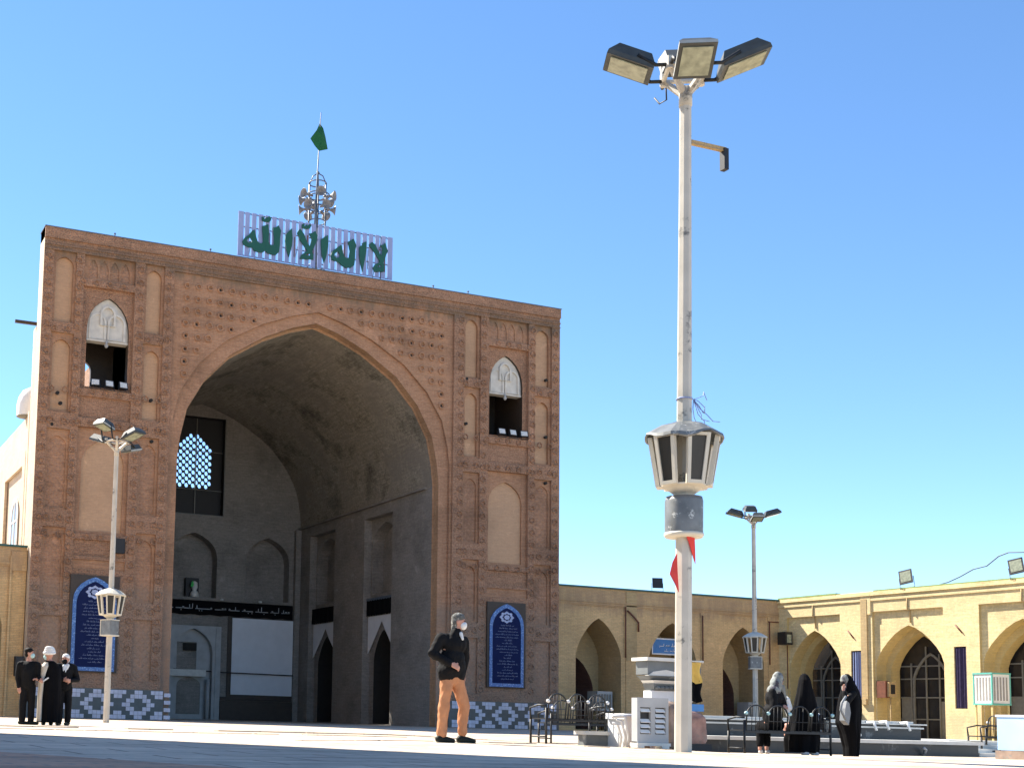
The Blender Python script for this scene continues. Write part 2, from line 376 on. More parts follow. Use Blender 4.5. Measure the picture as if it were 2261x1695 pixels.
mb=MB(); relief(mb,ff,outer,0,pier_holes,0)
# arch bands
inner_arch=arch(CX,6.8,0,12.0,19.3); outer_arch=arch(CX+.05,7.28,0,12.9,19.82)
def ushape(outr,inn): return outr+list(reversed(inn))
iu=inner_arch[1:]+[inner_arch[0]]   # right base ... apex ... left base
ou=outer_arch[1:]+[outer_arch[0]]
# return strip of the 12 cm recess
band=[(30.85,0),(30.85,20.72),(16.1,20.72),(16.1,0)]
mb.add([ff(u,z,0) for u,z in band]+[ff(u,z,.12) for u,z in band],[(i,i+1,5+i,4+i) for i in range(3)],0)
poly=band+list(reversed([(u,z) for u,z in ou]))
mb.prism(poly,ff,.12,.13,1)
mb.add([ff(u,z,.12) for u,z in ou]+[ff(u,z,.27) for u,z in ou],[(i,i+1,len(ou)+i+1,len(ou)+i) for i in range(len(ou)-1)],0)
poly=ou+list(reversed(iu))
mb.prism(poly,ff,.27,.28,1)
# rosettes on the spandrels and bosses on the bands
def inside_arch(x,z,hw,zs,zp,cx=CX):
    if z<zs: return abs(x-cx)<hw
    t=(z-zs)/(zp-zs)
    if t>=1: return False
    for (a,b),(c,d) in zip(PROF,PROF[1:]):
        if b<=t<=d: return abs(x-cx)<hw*(a+(c-a)*(t-b)/(d-b))
    return False
def rosette(x,z,r,d,mi,hole=True,n=8,h=.09,ri=.6):
    vs=[];fs=[]
    for k in range(n):
        t=2*PI*k/n+.39; c,s_=math.cos(t),math.sin(t)
        rr=r*(1+.12*(k%2))
        for q,dd in ((rr,d),(rr*.85,d-h),(rr*ri,d-h),(rr*ri*.75,d-.002)):
            vs.append(ff(x+c*q,z+s_*q,dd))
    for k in range(n):
        for j in range(3): fs.append((k*4+j,((k+1)%n)*4+j,((k+1)%n)*4+j+1,k*4+j+1))
    mb.add(vs,fs,mi)
    if hole: mb.add([ff(x+.06*math.cos(t*PI/3),z+.06*math.sin(t*PI/3),d-.006) for t in range(6)],[tuple(range(6))],5)  # flat dark hexagon painted in as the shade of a hole
iz=0
z=20.15
while z>12.5:
    x=16.75+(.0 if iz%2==0 else .0)
    while x<30.5:
        if not inside_arch(x,z,7.28+.25,12.9,19.82+.38,CX+.05): rosette(x+rnd.uniform(-.03,.03),z+rnd.uniform(-.03,.03),.175+rnd.uniform(-.02,.02),.12,1,rnd.random()<.25)
        x+=.56
    z-=.60; iz+=1
for sgn in (-1,1):
    for a in (11.92,9.03,13.28,7.72):
        z=1.9
        while z<20.6:
            rosette(23.55+sgn*a,z,.17,0,0,False,6,.06,.72); z+=.62
    for zz in (17.25,13.1,8.75,4.8,19.56,14.52,13.12,8.0):
        for k in range(9): rosette(23.55+sgn*(8.0+k*.62),zz,.16,0,0,False,6,.06,.72) if (zz<19 or 2<k<7) and not(abs(8.0+k*.62-10.45)<1.3 and zz in(17.25,8.75,4.8)) else None
# putlog holes: dark plugs painted in for the shade of the holes
for x,z in ((10.9,14.35),(11.05,13.9),(15.2,14.5),(31.6,15.2),(36.3,18.0),(31.6,17.5),(36.3,15.0),(10.7,12.9),(36.3,12.6),(15.3,12.6)):
    mb.prism([(x+.08*math.cos(t*PI/4),z+.08*math.sin(t*PI/4)) for t in range(8)],ff,-.004,.16,5)
# cornice: courses of upright bricks standing slightly proud
mb.box((X0,YF-.10,21.35),(X1,YF+1,21.83),0); 
mb.box((X0,YF-.06,21.05),(X1,YF+.0-.001,21.13),0); mb.box((X0,YF-.05,20.84),(X1,YF-.001,20.9),0)
mb.box((X0-.03,YF-.13,21.83),(X1+.03,YF+1.03,21.87),6)
facade=mb.build('facade_wall',[M['face'],M['field'],M['plainpanel'],M['diamond'],M['darkwood'],M['dark'],M['steel']],iw,True)
# body behind the facade: sides, piers beside the vault, roof
mb=MB()
mb.add([(X0,YF,0),(X0,YF+1,0),(X0,YF+1,21.83),(X0,YF,21.83),(X1,YF,0),(X1,YF+1.1,0),(X1,YF+1.1,21.83),(X1,YF,21.83)],[(0,1,2,3),(4,5,6,7)],1)
mb.box((X0+.35,YF+1.0,0),(11.2,YF+2.1,21.5),1)
mb.box((X0+.2,YF+2.1,0),(12.2,YF+2.9,17.9),1)
mb.box((X0+.35,YF+3.2,0),(13.6,75.5,14.1),1)
mb.box((33.4,YF+3.4,0),(36.8,75.5,14.1),0)
mb.box((11.3,YF+.6,19.2),(36.9,YF+3.2,21.6),0)
for a,b in ((11.3,11.9),(14.1,16.5),(30.3,32.9),(35.1,36.9)): mb.box((a,YF+.6,0),(b,YF+3.2,19.2),0)
for a,b in ((11.9,14.1),(32.9,35.1)): mb.box((a,YF+.6,0),(b,YF+3.2,14.8),0)
mb.box((32.8,YF+3.0,14.8),(35.2,YF+3.2,19.2),0)
# the left loggia has a small opening through to the sky
fb=frame((0,YF+3.0,0),(1,0,0),(0,1,0))
relief(mb,fb,rect(11.8,14.2,14.8,19.2),0,[dict(p=arch(12.72,.30,15.35,16.3,16.75),d=.2,open=True)],2)  # back wall coloured dark for the shade inside the loggia
mb.box((16.2,YF+3.2,19.4),(30.9,75.5,20.6),0)
mb.build('main_block',[M['face'],M['sidewall'],M['darkwood']],iw,True)
mb=MB()  # dark sheets added over the loggia sides to paint in their shade
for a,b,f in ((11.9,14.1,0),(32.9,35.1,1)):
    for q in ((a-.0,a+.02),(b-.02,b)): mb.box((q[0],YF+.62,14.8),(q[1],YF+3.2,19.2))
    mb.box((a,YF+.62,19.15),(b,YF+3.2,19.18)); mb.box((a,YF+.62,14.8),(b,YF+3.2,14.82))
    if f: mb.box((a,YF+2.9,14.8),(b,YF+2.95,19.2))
mb.build('loggia_shade_lining',M['dark'],iw,True)
# vault and interior walls
YB=73.0
def sweep(mb,poly,ys,mi):
    n=len(poly); vs=[(u,y,z) for y in ys for u,z in poly]
    mb.add(vs,[(j*n+i,j*n+i+1,(j+1)*n+i+1,(j+1)*n+i) for j in range(len(ys)-1) for i in range(n-1)],mi)
def fine(poly,k=4):
    """smooth interpolated open profile"""
    out=[]
    for i in range(len(poly)-1):
        p0=Vector(poly[max(i-1,0)]);p1=Vector(poly[i]);p2=Vector(poly[i+1]);p3=Vector(poly[min(i+2,len(poly)-1)])
        for j in range(k):
            t=j/k; out.append(tuple(.5*((2*p1)+(-p0+p2)*t+(2*p0-5*p1+4*p2-p3)*t*t+(-p0+3*p1-3*p2+p3)*t**3)))
    out.append(tuple(poly[-1])); return out
mb=MB()
sweep(mb,iu,[YF+.27,YF+.75],0)
vp=arch(CX,6.72,12.0,12.0,19.16)[1:]; 
mb.prism(iu+list(reversed([(CX+6.74,0)]+vp+[(CX-6.74,0)])),ff,.75,.76,0)
mb.build('arch_soffit',M['soffit'],iw,True)
mb=MB(); 
rp=[(CX+6.72*a,12+7.16*b) for a,b in PROF]; full=fine(rp)+[(2*CX-u,z) for u,z in reversed(fine(rp)[:-1])]
sweep(mb,full,[YF+.75+i*1.125 for i in range(5)],0)
rp2=[(CX+(6.79)*a,12+7.26*b) for a,b in PROF]; full2=fine(rp2)+[(2*CX-u,z) for u,z in reversed(fine(rp2)[:-1])]
sweep(mb,full2,[YF+5.25+i*(YB-YF-5.25)/8 for i in range(9)],0)
mb.add([(u,YF+5.25,z) for u,z in full]+[(u,YF+5.25,z) for u,z in full2],[(i,i+1,len(full)+i+1,len(full)+i) for i in range(len(full)-1)],0)
mb.box((CX+6.55,YF+1.3,11.93),(CX+6.8,YB,12.02),1)
mb.box((CX-6.8,YF+1.3,11.93),(CX-6.55,YB,12.02),1)
mb.build('vault',[M['vault'],M['inner']],iw,True)
# right and left interior walls (bays with blind arches and doors)
for nm,xw,sx in (('right',CX+6.74,1),('left',CX-6.74,-1)):
    fr=frame((xw,0,0),(0,1,0),(sx,0,0))
    H=[]
    for y0,y1 in ((60.15,63.6),(67.6,71.3)):
        yc=(y0+y1)/2; hw=(y1-y0)/2
        H.append(dict(p=rect(y0,y1,.0+.02,11.35),d=.45,mi=0,holes=[
            dict(p=arch(yc,hw-.12,7.15,9.7,11.05),d=.7,mi=0),
            dict(p=arch(yc,hw-.55,.05,3.5,5.15,PROF_B),d=2.2,mi=2,side=2)]))
    mb=MB(); relief(mb,fr,rect(YF+.75,YB,0,12.0),0,H,0)
    mb.build('side_wall',[M['inner'],M['plaster'],M['dark']],iw,True)
# back wall
fk=frame((0,YB,0),(1,0,0),(0,1,0))
mb=MB()
back=[(CX-6.74,0),(CX+6.74,0)]+full2
H=[dict(p=rect(21.75,25.02,12.4,18.45),d=.9,mi=2,side=2,open=True),
   dict(p=arch(23.2,1.5,7.35,9.7,11.28),d=.9,mi=0),dict(p=arch(28.02,1.44,7.35,9.7,11.28),d=.9,mi=0),
   dict(p=arch(18.5,1.44,7.35,9.7,11.28),d=.9,mi=0)]
relief(mb,fk,back,0,H,0)
mb.box((29.75,YB-.35,0),(CX+6.7,YB-.01,11.9),0)
mb.box((16.8,YB+.0-.06,7.2),(30.1,YB-.012,7.28),0)
mb.box((21.7,YB-.02,7.28),(30.1,YB-.004,7.3),0)
# thin window mullions standing in front of the lattice
mb.build('back_wall',[M['inner'],M['plaster'],M['dark']],iw,True)
# lattice window
win=empty('lattice_window',(23.3,YB+.5,12.4)); win.parent=iw; win.matrix_parent_inverse=Matrix.Translation(-Vector((CX,YF,0)))
mb=MB(); holes=[]; la=(23.2,1.26,14.05,16.1,17.65)
def in_lat(x,z,m):
    cx,hw,z0,zs,zp=la
    if z<z0+m: return False
    return inside_arch(x,z+m*.6,hw-m,zs,zp,cx) and z+m<zp
p_=.42; r_=.142; zz=14.05; row=0
while zz<17.7:
    xx=23.2-1.5+(p_/2 if row%2 else 0)
    while xx<24.6:
        if in_lat(xx,zz,.15):
            holes.append([(xx+r_*.85*math.cos(t*PI/3+.3)*(1.15 if t%3 else .9),zz+r_*math.sin(t*PI/3+.3)) for t in range(6)])
        xx+=p_
    zz+=p_/2*.98; row+=1
fl=frame((0,YB+.6,0),(1,0,0),(0,1,0))
mb.prism(rect(21.5,25.2,12.2,18.6),fl,0,.05,0,holes)
mb.build('lattice_screen',M['black'],win,True)
mb=MB(); mb.box((23.27,YB+.50,12.4),(23.33,YB+.56,18.45)); 
for z in (14.0,16.4): mb.box((21.75,YB+.50,z),(25.02,YB+.55,z+.04))
mb.box((21.72,YB-.03,12.36),(25.05,YB-.005,12.42)); mb.box((24.98,YB-.03,12.36),(25.05,YB-.006,18.5))
mb.build('window_frame',M['frame_white'],win,True)

# ---- furniture of the portal hall (each hung or standing on its own)
def letters_line(mb,fr,x0,x1,z,h,d,seed,mi=0,dens=1.):
    r=random.Random(seed); x=x1
    while x>x0:
        w=r.uniform(1.2,3.4)*h
        if x-w<x0: break
        mb.prism(rect(x-w,x,z,z+h*.16),fr,d-.006,d,mi)
        q=x
        while q>x-w+h*.2:
            k=r.random()
            if k<.35: mb.prism(rect(q-h*.16,q,z,z+h*r.uniform(.7,1.1)),fr,d-.006,d,mi)
            elif k<.7: mb.prism([(q-h*.45,z),(q,z),(q-h*.05,z+h*.4),(q-h*.35,z+h*.42)],fr,d-.006,d,mi)
            elif k<.85: mb.prism(rect(q-h*.3,q-h*.12,z-h*.35,z-h*.2),fr,d-.006,d,mi)
            q-=h*r.uniform(.4,.8)
        x-=w+h*.5
t=empty('inscription_banner',(26,YB-.1,6.3),0,'long black cloth banner with grey script along the back wall of the portal','banner')
mb=MB(); 
def cloth(mb,x0,x1,z0,z1,y,amp,mi=0,n=40,axis='x'):
    vs=[];fs=[]
    for i in range(n+1):
        for j in range(4):
            u=x0+(x1-x0)*i/n; z=z0+(z1-z0)*j/3+ .03*math.sin(i*1.7)*(1-j/3)
            w=y+amp*math.sin(i*.9+j*.2)*(1-.3*j/3)
            vs.append((u,w,z) if axis=='x' else (w,u,z))
    for i in range(n):
        for j in range(3): fs.append((i*4+j,(i+1)*4+j,(i+1)*4+j+1,i*4+j+1))
    mb.add(vs,fs,mi,True)
cloth(mb,17,29.7,6.28,7.15,YB-.12,.015); mb.build('cloth',M['blackcloth'],t,True)
mb=MB(); fq=frame((0,YB-.15,0),(1,0,0),(0,1,0)); letters_line(mb,fq,17.2,29.5,6.62,.32,0,3); mb.build('lettering',M['grey_plaster'],t,True)
t=empty('banner',(29.5,61.9,5.9),0,'short black banner across the nearer side bay of the portal','banner')
mb=MB(); cloth(mb,60.2,63.55,5.95,6.85,CX+6.74+.2,.015,axis='y'); mb.build('cloth',M['blackcloth'],t,True)
mb=MB(); cloth(mb,60.2,63.55,6.78,6.92,CX+6.74+.17,.01,axis='y'); mb.build('top_hem',M['steel'],t,True)
t=empty('banner',(29.5,69.5,5.9),0,'short black banner across the farther side bay beside the corner','banner')
mb=MB(); cloth(mb,67.65,71.25,5.95,6.85,CX+6.74+.2,.015,axis='y'); mb.build('cloth',M['blackcloth'],t,True)
for y0,y1,lb in ((60.2,63.55,'white pelmet with a pointed cut-out over the nearer side doorway'),(67.65,71.25,'white pelmet with a pointed cut-out over the farther side doorway')):
    fr=frame((CX+6.74+.30,0,0),(0,1,0),(1,0,0)); yc=(y0+y1)/2
    mb=MB(); mb.prism([(y0,3.9),(y0+.35,4.2),(yc-.6,4.95),(yc,5.62),(yc+.6,4.95),(y1-.35,4.2),(y1,3.9),(y1,5.93),(y0,5.93)],fr,0,.03)
    tag(mb.build('doorway_pelmet',M['screen']),lb,'curtain','white pelmets over the side doorways')
t=empty('projection_screen',(27.8,YB-.2,1.5),0,'large blank white screen on the back wall of the portal','screen')
mb=MB(); mb.box((25.76,YB-.16,1.55),(29.92,YB-.12,6.2)); mb.build('cloth',M['screen'],t,True)
mb=MB(); mb.box((25.5,YB-.10,1.25),(30.0,YB-.05,6.3)); mb.box((25.0,YB-.12,1.2),(30.05,YB-.04,1.4)); mb.build('backing_frame',M['darkwood'],t,True)
mb=MB(); mb.tube([(22.0,YB-.45,2.95),(25.5,YB-.4,2.85),(29.95,YB-.3,2.82)],.035,6); tag(mb.build('curtain_rod',M['black']),'thin black rod crossing in front of the white screen','rod')
mb=MB(); mb.box((25.05,YB-.30,0),(29.7,YB-.02,1.18)); tag(mb.build('low_cabinet',M['darkwood']),'long dark low panel below the white screen','cabinet')
t=empty('prayer_niche',(23.3,YB-.3,0),0,'white plastered prayer niche with a pointed arch beside the blank screen','niche')
fr=frame((0,YB-.5,0),(1,0,0),(0,1,0)); mb=MB()
relief(mb,fr,rect(21.5,24.93,0,5.6),0,[dict(p=arch(23.2,1.22,.02,3.9,5.42),d=.45,mi=0,holes=[dict(p=rect(22.3,23.55,2.98,4.62),d=.12,mi=1),dict(p=arch(23.1,.75,.3,2.0,2.55),d=.18,mi=0)])],0)
mb.box((24.93,YB-.5,0),(24.94,YB,5.6)); mb.box((21.5,YB-.5,5.59),(24.94,YB,5.6)); mb.box((24.6,YB-.56,0),(24.72,YB-.502,5.5)); 
mb.tube([(24.2,YB-.42,0),(24.2,YB-.42,2.4)],.13,10)
mb.build('plaster_frame',[M['grey_plaster'],M['inner']],t,True)
mb=MB(); mb.box((21.6,YB-.62,2.55),(24.0,YB-.505,2.95)); mb.build('shelf',M['plaster'],t,True)
mb=MB(); mb.box((22.7,YB-.2,4.1),(23.5,YB-.04,4.55)); mb.build('vent_opening',M['dark'],t,True)
t=empty('shrine_cabinet',(23.3,YB+.5,7.35),0,'small dark box with a green cloth and pale jar in the upper left niche','cabinet')
mb=MB(); mb.box((22.9,YB+.45,7.36),(23.72,YB+.8,8.55)); mb.build('box',M['black'],t,True)
mb=MB(); mb.lathe([(0,0),(.3,.02),(.24,.3),(.12,.42),(.2,.6),(.17,.9),(0,1.0)],12,0,(23.4,YB+.3,7.36)); mb.build('jar',M['plaster'],t,True)
mb=MB(); mb.prism([(23.1,8.0),(23.2,7.95),(23.3,8.1),(23.24,8.35),(23.15,8.25)],fk,.1,.14); mb.build('cloth',M['led'],t,True)
for x,wh in ((25.0,'left'),(27.5,'right')):
    mb=MB(); mb.lathe([(.0,0),(.12,.01),(.12,.12),(0,.14)],10,0,(x,YB-.2,7.2)); tag(mb.build('ledge_lamp',M['plaster']),wh+' one of two small pale lamps on the ledge above the inscription banner','lamp','small lamps on the banner ledge')

# ---------------------------------------------------------------- tile dado
def dado(xa,xb,lb):
    t=empty('tile_dado',((xa+xb)/2,YF,0),0,lb,'tiling','patterned tile dados of the portal')
    mb=MB(); mb.box((xa,YF-.05,.0),(xb,YF-.003,1.33)); mb.build('dark_tiles',M['teal'],t,True)
    mb=MB(); c=.188; z0=.03
    rows=[[(-1,1)],[(-2,2)],[(-3,-1),(1,3)],[(-4,-2),(2,4)],[(-3,-1),(1,3)],[(-2,2)],[(-1,1)]]
    gap=[[(-2,2)],[(-1,1)],[],[],[],[(-1,1)],[(-2,2)]]
    x=xa-c*3
    while x<xb+1:
        for off,tab in ((0,rows),(5,gap)):
            for r,segs in enumerate(tab):
                for a,b in segs:
                    for k in range(a,b):
                        u0=x+(off+k)*c+.006;u1=u0+c-.012
                        if u0>xa+.01 and u1<xb-.01: mb.box((u0,YF-.056-.002*((k+r)%2),z0+(6-r)*c*.97),(u1,YF-.049,z0+(7-r)*c*.97-.012))
        x+=10*c
    mb.build('pale_tiles',M['liltile'],t,True)
dado(X0,16.25,'dark blue dado with white stepped diamonds at left foot of portal')
dado(30.75,X1,'dark blue dado with white stepped diamonds at right foot of portal')
mb=MB()
for x in (16.28,30.38):
    for k in range(4): mb.box((x,YF-.06,.05+k*.33),(x+.3,YF-.004,.05+k*.33+.17))
    mb.build('striped_tile_edge',M['liltile'],iw,True); mb=MB()
mb=MB()
# ---------------------------------------------------------------- inscription plaques
def plaque(xc,lb,seed):
    t=empty('inscription_plaque',(xc,YF,2),0,lb,'plaque','blue tiled plaques beside the arch')
    fr=frame((0,YF-.12,0),(1,0,0),(0,1,0)); w=.98
    mb=MB(); mb.prism(rect(xc-w-.13,xc+w+.13,2.02,6.3),fr,.0,.11); mb.build('backboard',M['darkwood'],t,True)
    oa=arch(xc,w,2.08,5.1,6.22); ia=arch(xc,w-.16,2.25,5.0,6.02)
    mb=MB(); mb.prism(oa,fr,-.04,-.003,0,[ia]); mb.build('mosaic_border',M['bluetile'],t,True)
    mb=MB(); mb.prism(ia,fr,-.015,-.002); mb.build('tile_field',M['navy'],t,True)
    mb=MB(); 
    for s_,dd,m_ in ((1,-.02,0),(.62,-.026,1),(.42,-.032,0)):
        p=[]
        for k in range(28):
            a=2*PI*k/28; rr=1+.13*math.cos(8*a); p.append((xc+.36*s_*rr*math.cos(a)*(1.05 if True else 1),5.55+.27*s_*rr*math.sin(a)))
        mb.prism(p,fr,dd,-.016,m_)
    mb.build('medallion',[M['medal'],M['navy']],t,True)
    mb=MB(); z=5.12; r=random.Random(seed); ln=[.7,1,1.1,1.15,1.15,.5,.6,1,1.15,1.1,.55,.4,.8,1.1,.5,.6,1.1,1.1,.7]
    for k,l in enumerate(ln):
        hw=.68*l/1.15; letters_line(mb,fr,xc-hw,xc+hw,z,.075,-.016,seed*50+k); z-=.148
    mb.build('lettering',M['paleblue'],t,True)
plaque(12.92,'arched blue tile plaque with pale lines of script, partly behind a lamp post',1)
plaque(33.95,'arched blue tile plaque with pale lines of script at right of the arch',2)
# small dark fittings on the facade
mb=MB(); mb.box((13.7,YF-.3,7.35),(14.15,YF-.01,8.0)); tag(mb.build('wall_speaker',M['black']),'small black box speaker on the brick above the left plaque','speaker')
# muqarnas hoods in the two loggias
for xm,g in ((23.55-10.445,'left'),(23.55+10.445,'right')):
    fr=frame((0,YF+.35,0),(1,0,0),(0,1,0)); mb=MB()
    pa=arch(xm,.97,17.05,17.45,19.02); mb.prism(pa,fr,0,.12)
    for k,(u,hw,z0,zs,zp) in enumerate(((xm-.45,.40,17.1,17.9,18.35),(xm+.42,.42,17.1,17.9,18.35),(xm,.36,17.75,18.3,18.7))):
        a=arch(u,hw,z0,zs,zp); b=arch(u,hw-.1,z0+.02,zs,zp-.1); mb.prism(a,fr,-.05-.03*k,.0,0,[b])
    mb.box((xm-.97,YF+.3,17.0),(xm+.97,YF+.75,17.08))
    mb.build('stalactite_hood',M['hood'],iw,True)
    mb=MB(); mb.lathe([(0,0),(.06,.03),(.1,.12),(.04,.2),(.07,.3),(0,.34)],8,0,(xm-.05,YF+.2,16.7)); mb.tube([(xm-.05,YF+.2,17.0),(xm-.05,YF+.2,17.1)],.02,5)
    tag(mb.build('hanging_lamp',M['grey_plaster']),'small lamp hanging under the white hood in the %s loggia'%g,'lamp')
def floodlight(label,group=None,w=.42,h=.34,body='black',face='whiteglass',yoke=True):
    t=empty('floodlight',(0,0,0),0,label,'floodlight',group)
    mb=MB(); mb.box((-w/2,-.0,-h/2),(w/2,.06,h/2)); 
    Mx=Matrix.Translation((0,.06,0)); mb.add([(-w/2,.06,-h/2),(w/2,.06,-h/2),(w/2,.06,h/2),(-w/2,.06,h/2),(-w*.3,.2,-h*.3),(w*.3,.2,-h*.3),(w*.3,.2,h*.3),(-w*.3,.2,h*.3)],[(4,5,6,7),(0,1,5,4),(1,2,6,5),(2,3,7,6),(3,0,4,7)],0)
    mb.build('housing',M[body],t)
    mb=MB(); mb.box((-w*.4,-.012,-h*.38),(w*.4,-.001,h*.38)); mb.build('lens',M[face],t)
    if yoke:
        mb=MB(); mb.tube([(-w/2-.03,.08,0),(-w/2-.03,.08,-h*.8),(w/2+.03,.08,-h*.8),(w/2+.03,.08,0)],.018,6); mb.build('yoke',M['darkmetal'],t)
    return t
nm=['left','middle','right']
for c_,g in ((13.1,'left'),(34.15,'right')):
    for k in range(3):
        t=floodlight('%s of three small white-faced floodlights on the sill of the %s loggia'%(nm[k],g),'small floodlights on the loggia sills')
        t.location=(c_-.55+k*.65,YF-.12,15.0); t.rotation_euler=(R(-18),0,R(rnd.uniform(-12,12)))

# ---------------------------------------------------------------- roof sign
t=empty('roof_sign',(23.4,YF+.4,21.87),0,'green script sign on white upright slats along the roof edge','sign')
ys=YF+.42
mb=MB(); n=24
for k in range(n):
    x=19.32+k*(7.95/(n-1)); w=.27 if k in(0,n-1) else .225
    mb.box((x,ys+.06,22.15+.0),(x+w,ys+.10,24.34))
mb.build('slats',M['slat'],t,True)
mb=MB()
for z in (22.18,22.9,23.6,24.27): mb.box((19.32,ys+.11,z),(27.55,ys+.15,z+.045))
for x in (20.2,22.6,25.0,26.9): mb.box((x,ys+.12,21.85),(x+.05,ys+.17,24.3)); mb.tube([(x,ys+.15,23.9),(x,ys+1.4,21.85)],.02,6)
mb.build('support_frame',M['steel'],t,True)
LET={
  'la1':[(26.35,23.86),(26.51,23.77),(26.66,23.49),(26.87,23.22),(26.93,23.31),(26.98,23.66),(26.86,23.79),(26.98,23.83),(27.08,23.96),(27.13,23.72),(27.21,23.58),(27.11,23.38),(27.05,23.14),(26.96,22.93),(27.04,22.76),(27.01,22.51),(26.52,22.42),(26.46,22.59),(26.57,22.76),(26.81,22.91),(26.79,23.06),(26.56,23.37),(26.35,23.60),(26.21,23.73)],
  'la1h':[(26.64,22.65),(26.74,22.75),(26.88,22.79),(26.90,22.72)],
  'al1':[(26.03,23.85),(26.01,23.39),(25.94,22.93),(25.86,22.33),(25.77,22.75),(25.70,23.15),(25.70,23.53),(25.87,23.67),(25.84,23.74)],
  'lh':[(25.34,23.87),(25.46,23.60),(25.41,23.29),(25.40,22.84),(25.37,22.57),(25.21,22.44),(24.97,22.40),(24.77,22.46),(24.65,22.57),(24.45,22.64),(24.21,22.69),(24.17,22.83),(24.24,23.07),(24.55,23.34),(24.69,23.46),(24.73,23.15),(24.84,22.90),(25.00,22.82),(25.14,22.86),(25.19,23.26),(25.12,23.55),(25.08,23.69)],
  'lhh':[(24.32,22.86),(24.34,22.97),(24.52,23.13),(24.62,22.98),(24.60,22.83),(24.44,22.79)],
  'al2':[(23.94,23.83),(23.95,23.36),(23.87,22.82),(23.78,22.46),(23.69,22.80),(23.64,23.31),(23.63,23.57),(23.79,23.71)],
  'la2':[(22.49,23.90),(22.67,23.67),(22.82,23.33),(23.00,23.10),(23.07,23.22),(23.13,23.52),(23.00,23.76),(23.16,23.81),(23.27,23.92),(23.38,23.71),(23.30,23.40),(23.18,23.09),(23.10,22.89),(23.18,22.72),(23.17,22.53),(22.53,22.45),(22.60,22.62),(22.83,22.81),(22.91,22.89),(22.79,23.06),(22.54,23.36),(22.36,23.70),(22.42,23.82)],
  'la2h':[(22.80,22.65),(22.85,22.74),(23.05,22.77),(23.03,22.67)],
  'sh2':[(22.60,24.16),(22.68,24.18),(22.68,24.08),(22.76,24.11),(22.82,24.18),(22.84,24.11),(22.91,24.12),(22.95,24.20),(23.03,24.18),(22.97,24.06),(22.90,24.05),(22.80,24.01),(22.70,24.01),(22.61,24.03)],
  'al3':[(22.03,23.86),(22.06,23.39),(22.03,23.01),(21.93,22.46),(21.82,22.80),(21.74,23.22),(21.77,23.52),(21.92,23.70)],
  'llh':[(20.80,23.86),(20.83,23.44),(20.82,23.00),(20.90,22.87),(21.06,22.84),(21.17,22.91),(21.16,23.35),(21.09,23.74),(21.22,23.75),(21.33,23.89),(21.45,23.66),(21.41,23.35),(21.40,22.91),(21.37,22.61),(21.24,22.46),(20.99,22.44),(20.84,22.49),(20.68,22.58),(20.57,22.48),(20.35,22.45),(20.15,22.49),(20.06,22.62),(19.89,22.61),(19.60,22.69),(19.56,22.83),(19.65,22.99),(19.87,23.18),(20.00,23.38),(20.11,23.47),(20.15,23.22),(20.25,22.95),(20.37,22.84),(20.52,22.84),(20.61,22.97),(20.58,23.33),(20.54,23.72),(20.65,23.76)],
  'llhh':[(19.73,22.88),(19.76,22.98),(19.91,23.07),(20.01,22.94),(19.99,22.85),(19.84,22.81)],
  'sh1':[(20.50,24.18),(20.58,24.15),(20.58,24.08),(20.66,24.09),(20.69,24.19),(20.73,24.13),(20.81,24.16),(20.82,24.25),(20.92,24.23),(20.91,24.10),(20.83,24.03),(20.72,24.03),(20.64,24.00),(20.53,24.05)],

}
def grow(p,d):
    A=sum(p[i][0]*p[(i+1)%len(p)][1]-p[(i+1)%len(p)][0]*p[i][1] for i in range(len(p))); sg=1 if A>0 else -1; out=[]
    for i in range(len(p)):
        a=Vector(p[i-1]);b=Vector(p[i]);c=Vector(p[(i+1)%len(p)]); e=((b-a).normalized()+(c-b).normalized())
        e=e.normalized() if e.length>1e-3 else (b-a).normalized(); out.append((b.x+e.y*d*sg,b.y-e.x*d*sg))
    return out
fs=frame((0,ys-.04,0),(1,0,0),(0,1,0)); mb=MB()
hol={'la1':'la1h','lh':'lhh','la2':'la2h','llh':'llhh'}
for k_,p in LET.items():
    if k_ in hol.values(): continue
    p=grow(p,.035)
    mb.prism(p,fs,0,.07,0,[LET[hol[k_]]] if k_ in hol else [])
mb.build('lettering',M['green'],t,True)
mb=MB()
for k_,p in LET.items():
    if k_ in hol.values() or k_.startswith('sh'): continue
    cx=sum(a for a,b in p)/len(p); mb.box((cx-.02,ys+.03,22.6),(cx+.02,ys+.06,23.7)); mb.box((cx+.3,ys+.03,22.5),(cx+.33,ys+.055,23.5))
mb.build('letter_brackets',M['rustbox'],t,True)

# ---------------------------------------------------------------- horn tower and flag
TX,TY=24.45,58.0
t=empty('loudspeaker_tower',(TX,TY,21.6),0,'slim steel mast tower carrying a ring of grey horn loudspeakers on the roof','tower')
mb=MB()
for a in range(4):
    x=TX+.42*math.cos(PI/4+a*PI/2+.3); y=TY+.42*math.sin(PI/4+a*PI/2+.3)
    mb.tube([(x,y,21.6),(x,y,27.6)],.045,6)
    mb.tube([(x,y,27.6),(TX+(x-TX)*.6,TY+(y-TY)*.6,28.0),(TX,TY,28.15)],.03,6)
for z in (23.2,25.55,26.3,26.9,27.6):
    mb.tube([(TX+.45*math.cos(k*PI/8),TY+.45*math.sin(k*PI/8),z) for k in range(17)],.03,6)
mb.lathe([(0,0),(.09,.05),(.07,.12),(0,.14)],8,0,(TX,TY,28.1))
for z in (26.25,26.95): mb.tube([(TX+.62*math.cos(k*PI/8),TY+.62*math.sin(k*PI/8),z) for k in range(17)],.03,6)
mb.build('mast_frame',M['steel'],t,True)
